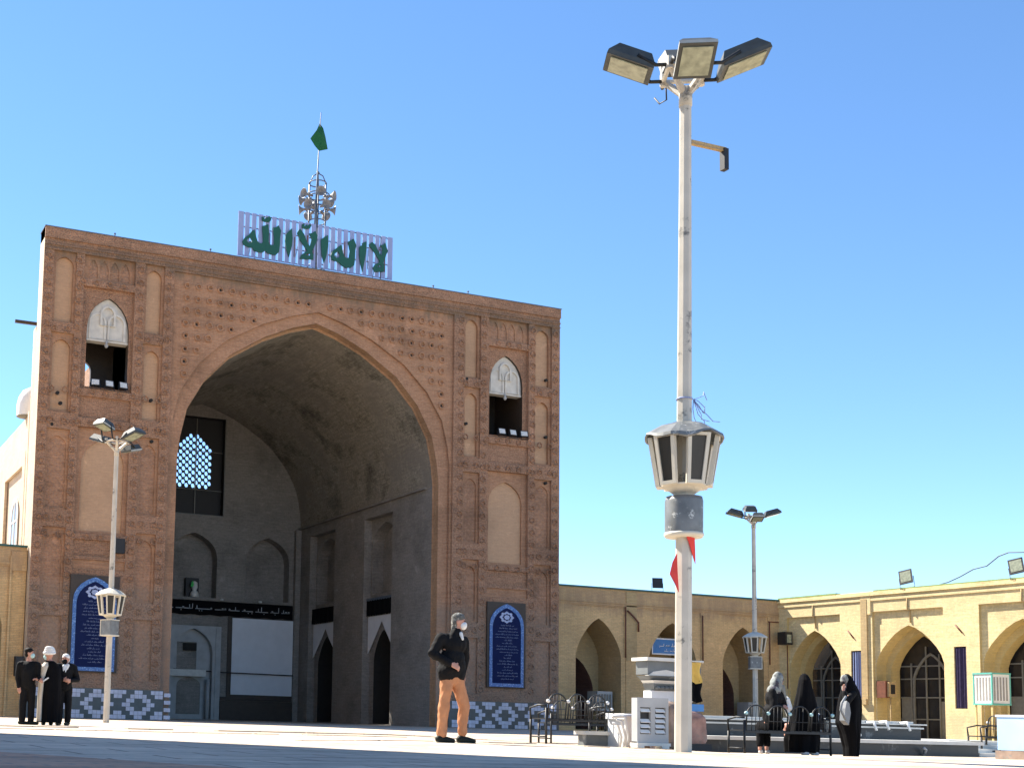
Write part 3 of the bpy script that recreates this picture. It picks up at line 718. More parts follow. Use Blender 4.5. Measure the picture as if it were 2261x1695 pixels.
def horn_mesh():
    mb=MB(); mb.lathe([(.0,-.1),(.08,-.1),(.10,.05),(.07,.12),(.08,.2),(.14,.34),(.24,.46),(.33,.53),(.335,.545),(.31,.53),(.2,.42),(.1,.3),(.0,.25)],20,0)
    mb.tube([(0,0,-.1),(0,0,-.25)],.07,8); return mb
h0=None
for k in range(12):
    lvl=k//6; a=(k%6)*PI/3+(.3 if lvl else .65)
    o=horn_mesh().build('horn',M['horn'],t) if h0 is None else h0.copy()
    if h0 is None: h0=o
    else: COL.objects.link(o)
    o.parent=t; d=Vector((math.cos(a),math.sin(a),-.05 if lvl else -.12)).normalized()
    o.scale=(.78,)*3; o.location=Vector((0,0,5.25-.62*(1-lvl)))+Vector((math.cos(a),math.sin(a),0))*.52
    o.rotation_euler=d.to_track_quat('Z','Y').to_euler()
t=empty('flagpole',(24.05,57.4,21.8),0,'thin flagpole with a green flag above the roof sign','flagpole')
mb=MB(); mb.tube([(24.02,57.4,21.8),(24.10,57.4,26),(24.28,57.4,31.1)],[.045,.04,.02],8); mb.build('pole',M['steel'],t,True)
mb=MB(); fg=[(24.25,30.55),(24.0,30.05),(23.75,29.65),(24.0,29.3),(24.2,29.02),(24.72,29.25),(24.55,29.9),(24.42,30.3)]
vs=[(u,57.35+.12*math.sin(u*9+z*3),z) for u,z in fg]+[(24.3,57.22,29.75)]
mb.add(vs,[(i,(i+1)%8,8) for i in range(8)],0); mb.add([(a,b+.012,c) for a,b,c in vs],[(i,(i+1)%8,8) for i in range(8)],0); mb.build('flag',M['flag'],t,True)
# beam poking from the left side and white cupola behind
mb=MB(); mb.box((9.25,57.3,17.98),(10.4,57.42,18.12)); tag(mb.build('roof_beam',M['darkwood']),'short timber beam poking out of the left side of the portal','beam')
mb=MB(); mb.lathe([(.62,0),(.62,.55),(.55,.9),(.35,1.25),(0,1.45)],16,0,(10.45,59.3,14.1)); tag(mb.build('roof_cupola',M['white']),'small white domed cupola on the roof at the left edge of the portal','dome')
for x,wh in ((13.2,'leftmost'),(17.8,'second from left'),(29.6,'third from left'),(31.6,'rightmost')):
    mb=MB(); mb.tube([(x,YF,21.85),(x,YF,22.0)],.025,6); mb.box((x-.04,YF-.04,21.98),(x+.04,YF+.04,22.04)); tag(mb.build('roof_pipe',M['steel']),'short dark pipe stub on the portal roof edge, '+wh,'pipe','pipe stubs on the portal roof edge')
# sunlit side wing window
t=empty('side_window',(10.3,61,8),0,'tall white framed window in the sunlit side wall at the far left','window')
fw_=frame((10.33,0,0),(0,1,0),(1,0,0)); mb=MB()
mb.prism(arch(61.3,.95,8.1,9.6,10.5),fw_,-.05,.0,0,[arch(61.3,.8,8.2,9.55,10.35)]); mb.box((10.28,61.26,8.1),(10.33,61.34,10.4)); mb.box((10.28,60.4,9.3),(10.33,62.2,9.38)); mb.build('frame',M['whitepaint'],t,True)
mb=MB(); mb.prism(arch(61.3,.85,8.15,9.6,10.4),fw_,-.015,-.003); mb.build('pane',M['skyglass'],t,True)
mb=MB(); 
mb.prism(rect(58.4,64.6,7.8,12.3),fw_,-.14,-.0,0,[rect(59.1,63.9,7.9,11.7)]); mb.box((10.2,57.9,0),(10.36,58.3,14.1)); mb.build('side_pilaster',M['sidewall'],iw,True)

# ---------------------------------------------------------------- arcades in line with the portal
def xarcade(name,label,x0,x1,y,zt,arches,mat,depth=2.0):
    t=empty(name,((x0+x1)/2,y,0),0,label,'arcade')
    fr=frame((0,y,0),(1,0,0),(0,1,0)); mb=MB(); H=[]
    for c,hw in arches:
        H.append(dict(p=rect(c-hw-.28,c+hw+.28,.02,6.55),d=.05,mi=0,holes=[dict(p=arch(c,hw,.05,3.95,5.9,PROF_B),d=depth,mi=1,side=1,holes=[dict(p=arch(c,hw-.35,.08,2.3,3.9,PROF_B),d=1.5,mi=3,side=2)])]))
    relief(mb,fr,rect(x0,x1,0,zt),0,H,0)
    mb.box((x0,y-.0+.001,zt-.01),(x1,y+4.5,zt)); mb.box((x0,y-.05,zt-.75),(x1,y-.002,zt-.68)); mb.box((x0,y-.04,6.62),(x1,y-.002,6.68))
    mb.box((x0,y+4.4,0),(x1,y+4.5,zt-.02))
    for xe in (x0,x1): mb.add([(xe,y,0),(xe,y+4.5,0),(xe,y+4.5,zt),(xe,y,zt)],[(0,1,2,3)],0)
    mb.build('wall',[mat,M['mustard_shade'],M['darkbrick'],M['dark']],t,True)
    mb=MB(); mb.box((x0,y-.10,zt),(x1,y+.1,zt+.09)); mb.build('roof_trim',M['greentrim'],t,True)
    return t
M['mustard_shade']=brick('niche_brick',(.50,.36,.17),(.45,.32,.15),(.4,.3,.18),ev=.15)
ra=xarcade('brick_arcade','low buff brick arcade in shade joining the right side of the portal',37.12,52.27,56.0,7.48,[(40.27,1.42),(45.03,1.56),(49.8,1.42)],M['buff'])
mb=MB(); mb.box((41.97,55.96,3.75),(42.65,55.995,7.4)); mb.build('pilaster_strip',M['mustard_shade'],ra,True)
for x,z0,z1 in ((41.9,3.9,6.6),(46.95,3.9,6.4),(51.55,3.9,6.3)):
    mb=MB(); mb.tube([(x,55.93,z0),(x,55.93,z1)],.035,6); mb.build('downpipe',M['rustbox'],ra,True)
mb=MB(); mb.tube([(42.0,55.9,6.4),(42.3,55.8,6.1),(42.66,55.85,5.8),(42.66,55.85,5.3)],.05,6); mb.build('drain_spout',M['rustbox'],ra,True)
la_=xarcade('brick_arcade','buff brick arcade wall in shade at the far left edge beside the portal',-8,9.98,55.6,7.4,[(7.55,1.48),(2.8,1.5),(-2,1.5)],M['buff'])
mb=MB(); mb.box((9.25,55.5,0),(9.33,55.597,7.0)); mb.box((9.3,55.52,6.35),(9.98,55.597,7.2)); mb.build('corner_pilaster',M['buff'],la_,True)

# right hand arcade: local frame along the wall
BO=Vector((52.27,56.0,0)); BU=Vector((.0788,-.9969,0)); BN=Vector((.9969,.0788,0))
fB=frame(BO,BU,BN)
rb=empty('sunlit_arcade',tuple(BO),0,'sunlit yellow brick arcade with deep pointed arches along the right side','arcade')
ARC=[(2.29,1.67),(8.05,1.92),(14.0,1.98),(19.9,1.9),(25.8,1.9)]
mb=MB(); H=[]
for c,hw in ARC:
    a,b=c-hw-.06,c+hw+.12
    H.append(dict(p=rect(max(a,.5),b,.02,6.52),d=.16,mi=0,side=1,holes=[dict(p=arch(c,hw,.05,3.8,5.74,PROF_B),d=.75,mi=1,side=1,holes=[dict(p=arch(c,hw-.28,.06,3.55,5.35,PROF_B),d=.65,side=1,open=True)])]))
for a,b in ((4.73,5.36),(10.62,11.26),(16.5,17.1)): H.append(dict(p=rect(a,b,1.57,4.55),d=.14,mi=2,side=0))
relief(mb,fB,rect(0,31,0,7.1),0,H,0)
pt=lambda s,z,d: fB(s,z,d)
def bbox(mb,s0,s1,z0,z1,d0,d1,mi=0):
    vs=[pt(s,z,d) for d in (d0,d1) for s,z in ((s0,z0),(s1,z0),(s1,z1),(s0,z1))]
    mb.add(vs,[(0,1,2,3),(4,5,6,7),(0,1,5,4),(1,2,6,5),(2,3,7,6),(3,0,4,7)],mi)
for z0,z1,pr in ((7.1,7.22,-.06),(7.22,7.36,-.02),(7.36,7.46,-.12),(7.46,7.58,-.05)): bbox(mb,0,31,z0,z1,pr,.8,0)
bbox(mb,0,31,0,7.4,4.9,5.0,0); bbox(mb,0,31,7.3,7.44,.7,5.0,0); bbox(mb,31,31.1,0,7.4,0,5,0)
bbox(mb,5.42,6.02,6.4,7.5,-.07,-.003,0)
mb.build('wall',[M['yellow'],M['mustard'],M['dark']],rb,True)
mb=MB(); bbox(mb,0,3.9,7.58,7.66,-.06,.3); bbox(mb,6.2,31,7.58,7.64,-.055,.3); mb.build('roof_trim',M['litgreen'],rb,True)
for s0 in (5.62,):
    mb=MB(); bbox(mb,s0-.18,s0+.18,2.0,7.2,-.09,-.002); bbox(mb,s0-.24,s0+.12,1.75,2.05,-.16,-.002); mb.build('downspout',M['mustard_shade'],rb,True)
for k,(c,hw) in enumerate(ARC):      # glazed screens inside each arch
    w=empty('glazed_screen',fB(c,0,1.6)); w.parent=rb; w.matrix_parent_inverse=Matrix.Translation(-BO)
    mb=MB(); mb.prism(rect(c-hw,c+hw,0,5.6),fB,1.72,1.74); mb.build('glass',M['glasspane'],w,True)
    mb=MB(); ia=hw-.28
    for q in (-.62,-.1,.35,.75): mb.prism(rect(c+q*ia-.035,c+q*ia+.035,0,4.9-1.6*abs(q)),fB,1.6,1.66)
    for z in (1.05,2.15,3.1,3.75): mb.prism(rect(c-ia,c+ia,z-.03,z+.03),fB,1.605,1.665)
    mb.prism(arch(c+.1,ia*.62,0,3.1,4.4,PROF_B),fB,1.59,1.67,0,[arch(c+.1,ia*.56,.1,3.0,4.28,PROF_B)])
    mb.build('glazing_bars',M['frame_white'],w,True)
    for pa_ in (rect(c-ia,c-ia+.7,0,2.2),rect(c+.35*ia,c+ia,0,1.95)):
        mb=MB(); mb.prism(pa_,fB,1.66,1.70); mb.build('pale_panel',M['frame_white'],w,True)
for (a,b),lb in zip(((4.73,5.36),(10.62,11.26),(16.5,17.1)),('black and white striped curtain in the narrow slot between first and second sunlit arch','plain dark purple curtain in the narrow slot between second and third sunlit arch','')):
    if not lb: continue
    vs=[];fs=[]; 
    for i in range(17):
        for z in (1.6,4.5):
            vs.append(fB(a+.03+(b-a-.06)*i/16,z,.06+.035*math.sin(i*1.9)))
    mb=MB(); mb.add(vs,[(i*2,i*2+2,i*2+3,i*2+1) for i in range(16)],0,True)
    if 'striped' in lb:
        for k in range(16):
            if k%4 in(1,2): mb.m[k]=1
    tag(mb.build('window_curtain',[M['purple'],M['slat']]),lb,'curtain','curtains in the sunlit wall slots')
for c in (2.35,8.15,14.1):
    mb=MB(); pts=[fB(c,7.1,-.03),fB(c,6.55,-.03),fB(c+.03,6.45,.12),fB(c+.05,5.85,.12)]; mb.tube(pts,.035,6); mb.build('wall_cable',M['mustard_shade'],rb,True)
for s0 in (4.6,10.75):
    mb=MB(); mb.tube([fB(s0,5.6,-.03),fB(s0+.35,5.2,-.03)],.04,5); mb.build('wall_bracket',M['rustbox'],rb,True)
# meter box on the reveal of the second arch
t=empty('meter_box',fB(6.35,2.1,.3),0,'rusty brown electric meter box on the reveal of the second sunlit arch','meter box')
p=Vector(fB(6.5,2.55,.35)); mb=MB(); mb.box((p.x-.30,p.y-.28,p.z-.45),(p.x-.02,p.y+.3,p.z+.4)); mb.build('box',M['rustbox'],t,True)
mb=MB(); mb.box((p.x-.2,p.y-.42,p.z-.4),(p.x+.28,p.y-.3,p.z+.35)); mb.build('door',M['mustard_shade'],t,True)
mb=MB(); mb.box((p.x-.1,p.y-.44,p.z-.26),(p.x+.18,p.y-.425,p.z+.22)); mb.build('window',M['dark'],t,True)
mb=MB(); mb.tube([(p.x,p.y-.3,p.z-.45),(p.x,p.y-.3,0)],.03,6); mb.build('conduit',M['mustard_shade'],t,True)
# lamp in the corner
t=empty('wall_lamp',(51.9,55.8,5.8),0,'dark square wall lamp in the shaded inner corner of the arcades','lamp')
q=fB(.75,5.35,-.25); mb=MB(); mb.box((q[0]-.4,q[1]-.35,q[2]-.35),(q[0]+.1,q[1]+.25,q[2]+.35)); mb.build('housing',M['darkmetal'],t,True)
mb=MB(); mb.box((q[0]-.3,q[1]-.37,q[2]-.25),(q[0]+.0,q[1]-.352,q[2]+.2)); mb.build('glass',M['glass'],t,True)
mb=MB(); mb.tube([fB(.6,5.0,-.03),fB(.6,2.6,-.03)],.03,6); mb.tube([fB(-.0,6.3,-.8),fB(.02,6.3,-.03)],.03,6); mb.build('conduit',M['rustbox'],t,True)
# roof floodlights
for s_,z,lb in ((8.0,8.2,'tilted black floodlight on the sunlit arcade roof above the second arch'),(13.8,8.2,'tilted black floodlight on the sunlit arcade roof near the right edge')):
    t=floodlight(lb,'floodlights on the arcade roofs',.62,.78,'darkmetal','glass'); p=Vector(fB(s_,0,.1)); t.location=(p.x,p.y,z); t.rotation_euler=(R(-22),R(-12),R(-62))
t=floodlight('black floodlight seen from the side on the shaded arcade roof','floodlights on the arcade roofs',.55,.55,'black','darkmetal'); t.location=(43.95,55.9,8.0); t.rotation_euler=(R(-8),0,R(-20))
mb=MB(); mb.tube([fB(s_,z,.2) for s_,z in ((9.8,7.66),(10.3,7.75),(10.9,7.95),(11.6,8.25),(12.3,8.35),(12.9,8.75),(13.4,8.88),(14.3,8.8),(17,8.6))],.035,6); tag(mb.build('roof_cable',M['wire']),'loose cable rising along the sunlit arcade roof','cable')
# arcade fittings
t=empty('blue_sign',(45.1,56.9,4.5),0,'blue board with white lettering hung inside the middle shaded arch','sign')
mb=MB(); mb.box((44.15,56.6,4.25),(45.95,56.66,5.05)); mb.build('board',M['signblue'],t,True)
mb=MB(); f1=frame((0,56.59,0),(1,0,0),(0,1,0)); letters_line(mb,f1,44.4,45.8,4.65,.2,0,9); letters_line(mb,f1,44.6,45.6,4.38,.14,0,10)
mb.prism(rect(44.1,46.0,4.2,5.1),f1,.003,.02,0,[rect(44.17,45.93,4.27,5.03)]); mb.build('lettering',M['white'],t,True)
for x,z,lb in ((41.0,1.55,'pale air cooler in the first shaded arch beside the portal'),(51.0,1.25,'pale air cooler in the last shaded arch near the corner')):
    t=empty('air_cooler',(x,56.9,0),0,lb,'air cooler','air coolers in the shaded arches')
    mb=MB(); mb.box((x-.47,56.5,z-.5),(x+.47,57.4,z+.55)); mb.build('cabinet',M['grey_plaster'],t,True)
    mb=MB()
    for k in range(5): mb.box((x-.4+k*.17,56.47,z-.38),(x-.30+k*.17,56.5,z+.4))
    mb.build('louvres',M['frame_white'],t,True)
    mb=MB()
    for a in (-.42,.42):
        for b in (56.55,57.35): mb.tube([(x+a,b,0),(x+a,b,z-.5)],.03,6)
    mb.build('stand',M['darkmetal'],t,True)
mb=MB(); mb.box((37.0,55.5,1.7),(37.35,55.9,3.3)); tag(mb.build('wall_cabinet',M['darkmetal']),'narrow dark cabinet at the right corner of the portal base','cabinet')
mb=MB(); mb.box((9.6,55.1,1.75),(9.95,55.5,2.6)); tag(mb.build('wall_box',M['black']),'small black box at the left corner of the portal','box')
# big cooler on a stand, right edge
t=empty('air_cooler',(51.5,42.1,0),R(-5),'white and turquoise evaporative cooler on a stand against the third sunlit arch','air cooler')
mb=MB(); mb.box((-.5,-.5,1.75),(.5,.5,3.1)); mb.build('cabinet',M['whitepaint'],t)
mb=MB()
for a in (-.52,.48):
    for b in (-.52,.48): mb.box((a,b,1.72),(a+.06,b+.06,3.14))
for z in (1.70,3.08): mb.box((-.54,-.54,z),(.54,.54,z+.07))
mb.build('trim',M['aquapaint'],t)
mb=MB()
for k in range(5):
    mb.box((-.4+k*.17,-.515,1.9),(-.32+k*.17,-.501,2.95)); mb.box((-.515,-.4+k*.17,1.9),(-.501,-.32+k*.17,2.95))
mb.build('louvres',M['coolpad'],t)
mb=MB()
for a in (-.45,.45):
    for b in (-.45,.45): mb.box((a-.03,b-.03,0),(a+.03,b+.03,1.7))
mb.tube([(-.45,-.45,.6),(.45,-.45,.6)],.02,6); mb.build('stand',M['mustard'],t)

# unseen block added at left, sized to throw the foreground shadow
t=empty('shade_block',(-5,22,0),0,'unseen tall block added outside the left edge to shade the foreground paving','building')
mb=MB(); mb.box((-20,17,0),(-2.3,27.9,26)); mb.box((-20.1,16.9,26),(-2.25,28,26.4)); mb.build('wall',M['buff'],t,True)

# ================================================================ objects in the court
def lamp_post(label,loc,rz,sc,group,heads=4,damaged=False):
    t=empty('lamp_post',(loc[0],loc[1],gz(*loc) if len(loc)==2 else loc[2]),rz,label,'lamp post',group); t.scale=(sc,)*3
    mb=MB(); mb.tube([(0,0,0),(0,0,3.3),(0,0,4.6),(0,0,8.1),(0,0,9.55)],[.118,.112,.105,.088,.082],8,0,False); mb.build('pole',M['polepaint'],t)
    if damaged:
        mb=MB(); mb.box((.0,-.125,2.3),(.05,-.08,2.75)); mb.box((.01,-.128,.52),(.045,-.09,.72)); mb.build('service_opening',M['black'],t)
    def wav(j,th,r,z):
        w=(.022*math.sin(3*th+1)+.014*math.sin(7*th)) if damaged else .008*math.sin(5*th)
        return r*(1+w*.8),z+w*(j/2.)
    mb=MB(); mb.lathe([(.10,4.64),(.32,4.56),(.525,4.42),(.535,4.38),(.51,4.37),(.3,4.48),(.10,4.54)],30,0,(0,0,0),False,wav); mb.build('lantern_roof',M['greymetal'] if damaged else M['cream'],t)
    for k in range(6):
        a=k*PI/3+.26+(PI/6 if damaged else 0); ca,sa=math.cos(a),math.sin(a)
        def P(s_,v,o): # side offset, v in 0..1 bottom to top, outward offset
            r=.345+(.455-.345)*v+o; z=3.70+.70*v
            return (r*ca-s_*sa,r*sa+s_*ca,z)
        mb=MB(); wb,wt=.125,.165; ib,it=.078,.112
        def quadbox(pts,o0,o1,mi=0):
            vs=[P(s_,v,o) for o in (o0,o1) for s_,v in pts]; mb.add(vs,[(0,1,2,3),(4,5,6,7),(0,1,5,4),(1,2,6,5),(2,3,7,6),(3,0,4,7)],mi)
        quadbox([(-wb,0),(-ib,0),(-it,1),(-wt,1)],-.03,.03); quadbox([(ib,0),(wb,0),(wt,1),(it,1)],-.03,.03)
        quadbox([(-ib,0),(ib,0),(ib,.07),(-ib,.07)],-.03,.03); quadbox([(-it,.94),(it,.94),(it,1),(-it,1)],-.03,.03)
        f=mb.build('lantern_panel',M['cream'],t)
        mb=MB(); vs=[P(s_,v,o) for o in (-.012,.006) for s_,v in ((-ib,.07),(ib,.07),(it,.94),(-it,.94))]; mb.add(vs,[(0,1,2,3),(4,5,6,7),(0,1,5,4),(1,2,6,5),(2,3,7,6),(3,0,4,7)])
        mb.build('insert',M['insert'],f)
    mb=MB(); mb.lathe([(.10,3.50),(.14,3.6),(.25,3.68),(.34,3.70),(.34,3.72),(.10,3.72)],12,0,(0,0,0),False); mb.build('lantern_base',M['cream'],t)
    mb=MB()
    if damaged: mb.lathe([(.10,3.56),(.245,3.56),(.258,3.50),(.258,3.06),(.255,3.02)],24,0); 
    else: mb.box((-.24,-.2,3.02),(.24,.2,3.52))
    bx=mb.build('junction_box',M['greymetal'],t)
    mb=MB()
    if damaged: mb.lathe([(.10,2.98),(.25,2.985),(.272,3.02),(.265,3.05),(.25,3.05)],24,0)
    else: mb.box((-.26,-.22,2.98),(.26,.22,3.02)); mb.box((-.26,-.22,3.52),(.26,.22,3.55)); mb.box((-.265,-.21,3.0),(-.235,.21,3.54))
    mb.build('box_rim',M['cream'],bx)
    if heads:
        mb=MB(); c=[(.38*math.cos(a),.38*math.sin(a),9.82) for a in (PI/4,3*PI/4,5*PI/4,7*PI/4)]
        for k in range(4):
            mb.tube([(0,0,9.45),c[k]],[.055,.042],6,0,False); mb.tube([c[k],c[(k+1)%4]],.036,6,0,False)
            mb.tube([(c[k][0],c[k][1],9.75),(c[k][0],c[k][1],9.93)],.052,6,0,False)
        mb.tube([(0,0,9.3),(0,0,9.58)],.095,8); mb.build('arm_frame',M['polepaint'],t)
    for k in range(heads):
        a=[0,PI,-PI/2,PI/2][k]
        out=Vector((math.cos(a),math.sin(a),0)); side=Vector((-math.sin(a),math.cos(a),0)); u=Vector((0,0,1))
        tl=R([68,68,44,62][k] if damaged else 74); nrm=out*math.cos(tl)-u*math.sin(tl); tv=out*math.sin(tl)+u*math.cos(tl)
        ctr=out*(.82)+u*(9.90)
        if k>=2: ctr=out*(.66 if k==2 else .74)+u*(10.2 if k==2 else 9.60)
        def Q(s_,v,d): return ctr+side*s_+tv*v+nrm*d
        W_,H_=[(.255,.35),(.255,.35),(.26,.29),(.255,.28)][k]
        mb=MB()
        for (w0,h0,d0,w1,h1,d1,mi) in ((W_,H_,.0,W_,H_,-.07,0),(W_,H_,-.07,W_*.72,H_*.7,-.24,0)):
            vs=[Q(-w0,-h0,d0),Q(w0,-h0,d0),Q(w0,h0,d0),Q(-w0,h0,d0),Q(-w1,-h1,d1),Q(w1,-h1,d1),Q(w1,h1,d1),Q(-w1,h1,d1)]
            mb.add(vs,[(0,1,2,3),(4,5,6,7),(0,1,5,4),(1,2,6,5),(2,3,7,6),(3,0,4,7)],mi)
        hd=mb.build('floodlight_head',M['lamp_body'],t)
        mb=MB(); vs=[Q(s_*.8*W_,v*.8*H_,d) for d in (.004,.018) for s_,v in ((-1,-1),(1,-1),(1,1),(-1,1))]
        mb.add(vs,[(0,1,2,3),(4,5,6,7),(0,1,5,4),(1,2,6,5),(2,3,7,6),(3,0,4,7)]); mb.build('lens',M['glass'],hd)
        mb=MB(); vs=[Q(s_*W_*1.01,v,d) for d in (-.065,-.005) for s_,v in ((-1,-H_*1.01),(1,-H_*1.01),(1,H_*1.02),(-1,H_*1.02))]
        mb.add([Q(-W_,H_+.004,-.07),Q(W_,H_+.004,-.07),Q(W_,H_+.004,0),Q(-W_,H_+.004,0)],[(0,1,2,3)]); 
        for sg in (-1,1): mb.add([Q(sg*(W_+.003),-H_,-.06),Q(sg*(W_+.003),H_,-.06),Q(sg*(W_+.003),H_,-.01),Q(sg*(W_+.003),-H_,-.01)],[(0,1,2,3)])
        mb.build('edge_strip',M['lamp_side'] if k>=2 else M['lamp_body'],hd)
        for sg in (-1,1):
            mb=MB()
            b0=out*.28+side*(sg*.25)+u*9.82; mb.tube([b0,b0+out*.18,Q(sg*W_*.95,-H_*.2,-.12)],.03,6)
            mb.build('bracket_arm',M['darkmetal'],hd)
    if damaged:
        mb=MB()
        for k in range(1,2):
            s0=.22 if k else -.22
            mb.tube([(s0,-.35,9.82),(s0*.9,-.42,9.62),(s0*1.3,-.5,9.6),(s0*1.6,-.55,9.72)],.012,5)
        mb.build('cable',M['black'],t)
    return t
G='lamp posts of the courtyard'
LP=(11.76,14.43)
main=lamp_post('tallest chipped cream lamp post in the foreground with four floodlights and a bent lantern roof',LP,R(151),1.0,G,4,True)
lamp_post('white lamp post standing before the left blue plaque',(9.45,38.0),R(-60),.885,G,4)
lamp_post('distant thin white lamp post before the shaded arcade on the right',(40.0,44.3),R(151),.985,G,4)
# bracket with perforated plate
t=empty('pole_bracket',(LP[0]+.1,LP[1],8.75),0,'rusty arm with a hanging black perforated plate high on the tall lamp post','bracket')
mb=MB(); mb.box((LP[0]+.09,LP[1]-.03,8.76),(LP[0]+.72,LP[1]+.03,8.82)); mb.build('arm',M['mustard_shade'],t,True)
mb=MB(); mb.box((LP[0]+.66,LP[1]-.05,8.48),(LP[0]+.74,LP[1]+.05,8.80)); mb.build('plate',M['black'],t,True)
for sg,lb in ((-1,'red cloth pennant hanging at the left of the lamp post below its grey drum'),(1,'red cloth strip hanging at the right of the lamp post below its grey drum')):
    mb=MB()
    if sg<0: p=[(-.20,2.75),(-.26,2.62),(-.33,2.45),(-.26,2.3),(-.20,2.2),(-.19,2.5)]
    else: p=[(-.07,3.0),(.07,2.98),(.10,2.8),(.13,2.62),(.09,2.7),(.0,2.86)]
    vs=[(LP[0]+a,LP[1]-.12-.03*math.sin(z*9),z) for a,z in p]; mb.add(vs+[(a,b+.008,c) for a,b,c in vs],[tuple(range(6)),tuple(range(6,12))]); tag(mb.build('pennant',M['redcloth']),lb,'pennant')
mb=MB(); r2=random.Random(5)
mb.tube([(LP[0]+.108*math.cos(a),LP[1]+.108*math.sin(a),4.98) for a in [k*PI/6 for k in range(13)]],.012,5)
for k in range(7):
    p=Vector((LP[0]+.12,LP[1]-.05,4.98)); pts=[p]
    for j in range(4): p=p+Vector((r2.uniform(0,.13),r2.uniform(-.04,.04),r2.uniform(-.13,.07) if k<4 else r2.uniform(-.2,-.02))); pts.append(p)
    mb.tube(pts,.006,4)
tag(mb.build('wire_tuft',M['slat']),'tangle of thin wire tied round the tall lamp post above its lantern','wire')

# stepped ablution pool
t=empty('stepped_pool',(20,20.5,0),0,'two tiered stone pool with dark wet sides and pale copings behind the women','pool')
zg=-.12
mb=MB(); mb.box((16.3,19.9,zg-.1),(23.9,21.8,.13)); mb.box((17.3,20.9,.1),(23.4,21.7,.52)); mb.build('stone_body',M['darkstone'],t,True)
mb=MB(); mb.box((16.25,19.84,.13),(24.0,20.95,.20)); mb.box((23.42,20.95,.13),(24.0,21.9,.20)); mb.build('lower_coping',M['lightstone'],t,True)
mb=MB(); mb.box((17.25,20.82,.521),(23.5,21.75,.55)); mb.box((17.28,20.86,.44),(23.45,20.899,.475)); mb.box((17.35,21.0,.55),(23.3,21.12,.60)); mb.build('upper_coping',M['lightstone'],t,True)
for k,(x,z) in enumerate(((19.75,.5),(21.5,.42),(21.95,.55),(22.3,.57),(20.6,.57),(22.9,.56))):
    mb=MB(); mb.tube([(x,20.98,z),(x-.02,20.78,z+.02),(x-.03,20.70,z-.16)],.03,6); tag(mb.build('water_tap',M['whitepaint']),'small white water tap on the pool rim, number %s from the left'%['two','four','five','six','three','seven'][k] if 0 else ['leftmost white tap on the pool rim','third white tap from the left on the pool rim','fourth white tap from the left on the pool rim','white tap second from the right on the pool rim','second white tap from the left on the pool rim','rightmost white tap on the pool rim'][k],'tap','taps on the pool rim')
mb=MB(); mb.tube([(22.3,19.86,-.1),(22.3,19.80,.02),(22.22,19.78,.05)],.03,6); tag(mb.build('pipe_stub',M['grey_plaster']),'bent pipe stub at the foot of the pool\'s lower step','pipe')
t=empty('stone_steps',(24.6,20.6,0),0,'white stone steps at the right end of the stepped pool','steps')
mb=MB()
for k in range(4): mb.box((24.05,20.0+.25*k,-.15),(26.5,23,-.03+.085*k))
mb.build('treads',M['lightstone'],t,True)
# pale stone basin left of the cabinet and raised white ledge
t=empty('stone_trough',(13.7,19.2,0),0,'low grey stone trough with a pale rim left of the white pump housing','trough')
mb=MB(); mb.box((13.40,19.0,gz(13.5,19)-.05),(14.4,19.25,.17)); mb.build('body',M['stone'],t,True)
mb=MB(); mb.box((13.34,18.95,.17),(14.4,19.3,.235)); mb.build('rim',M['lightstone'],t,True)
t=empty('pump_housing',(14.2,18.9,0),0,'white pump housing with a rusty front panel left of the louvred cabinet','pump housing')
mb=MB(); mb.box((13.85,18.5,gz(14,18.5)),(14.5,19.0,.55)); mb.box((13.80,18.46,.46),(14.5,19.0,.56)); mb.build('body',M['whitepaint'],t,True)
mb=MB(); mb.box((14.12,18.47,-.07),(14.34,18.499,.2)); mb.build('rusty_panel',M['rust'],t,True)
mb=MB(); mb.box((14.1,18.475,.25),(14.36,18.499,.42)); mb.build('hatch',M['grey_plaster'],t,True)
mb=MB()
for dx,z1 in ((-.0,.5),(-.07,.42),(-.15,.36)): mb.tube([(13.80+dx,18.40,-.07),(13.80+dx+.03,18.38,.15),(13.74+dx,18.36,z1),(13.66+dx,18.4,z1+.03)],.022,6)
mb.tube([(13.5,18.4,.5),(13.95,18.4,.52)],.03,6); mb.build('pipes',M['whitepaint'],t,True)
t=empty('louvred_cabinet',(13.6,17.5,0),0,'grey metal cabinet with two columns of louvres at the foot of the tall lamp post','cabinet')
zc=gz(13.6,17.5)
mb=MB(); fr=frame((0,17.45,0),(1,0,0),(0,1,0))
H=[dict(p=rect(a,b,.22,.66),d=.05,mi=1,holes=[]) for a,b in ((13.36,13.57),(13.66,13.87))]
relief(mb,fr,rect(13.3,13.93,zc+.1,.82),0,H,0)
mb.box((13.3,17.451,zc+.1),(13.301,17.6,.82)); mb.box((13.3,17.451,.815),(13.93,17.6,.82)); mb.box((13.3,17.46,zc+.1),(13.9,17.6,zc+.12))
mb.build('body',[M['grey_plaster'],M['black']],t,True)
mb=MB()
for a,b in ((13.37,13.56),(13.67,13.86)):
    for k in range(5):
        if a<13.5 and k==3: continue
        z=.24+k*.087; mb.add([(a,17.44,z),(b,17.44,z),(b,17.49,z+.055),(a,17.49,z+.055),(a,17.445,z-.006),(b,17.445,z-.006),(b,17.495,z+.05),(a,17.495,z+.05)],[(0,1,2,3),(4,5,6,7),(0,1,5,4),(2,3,7,6)])
mb.build('louvres',M['white'],t,True)
mb=MB(); mb.box((13.28,17.42,zc+.05),(13.95,17.62,zc+.1)); 
for x in (13.28,13.78): mb.box((x,17.42,zc),(x+.14,17.6,zc+.05+.0)); 
mb.build('plinth',M['lightstone'],t,True)
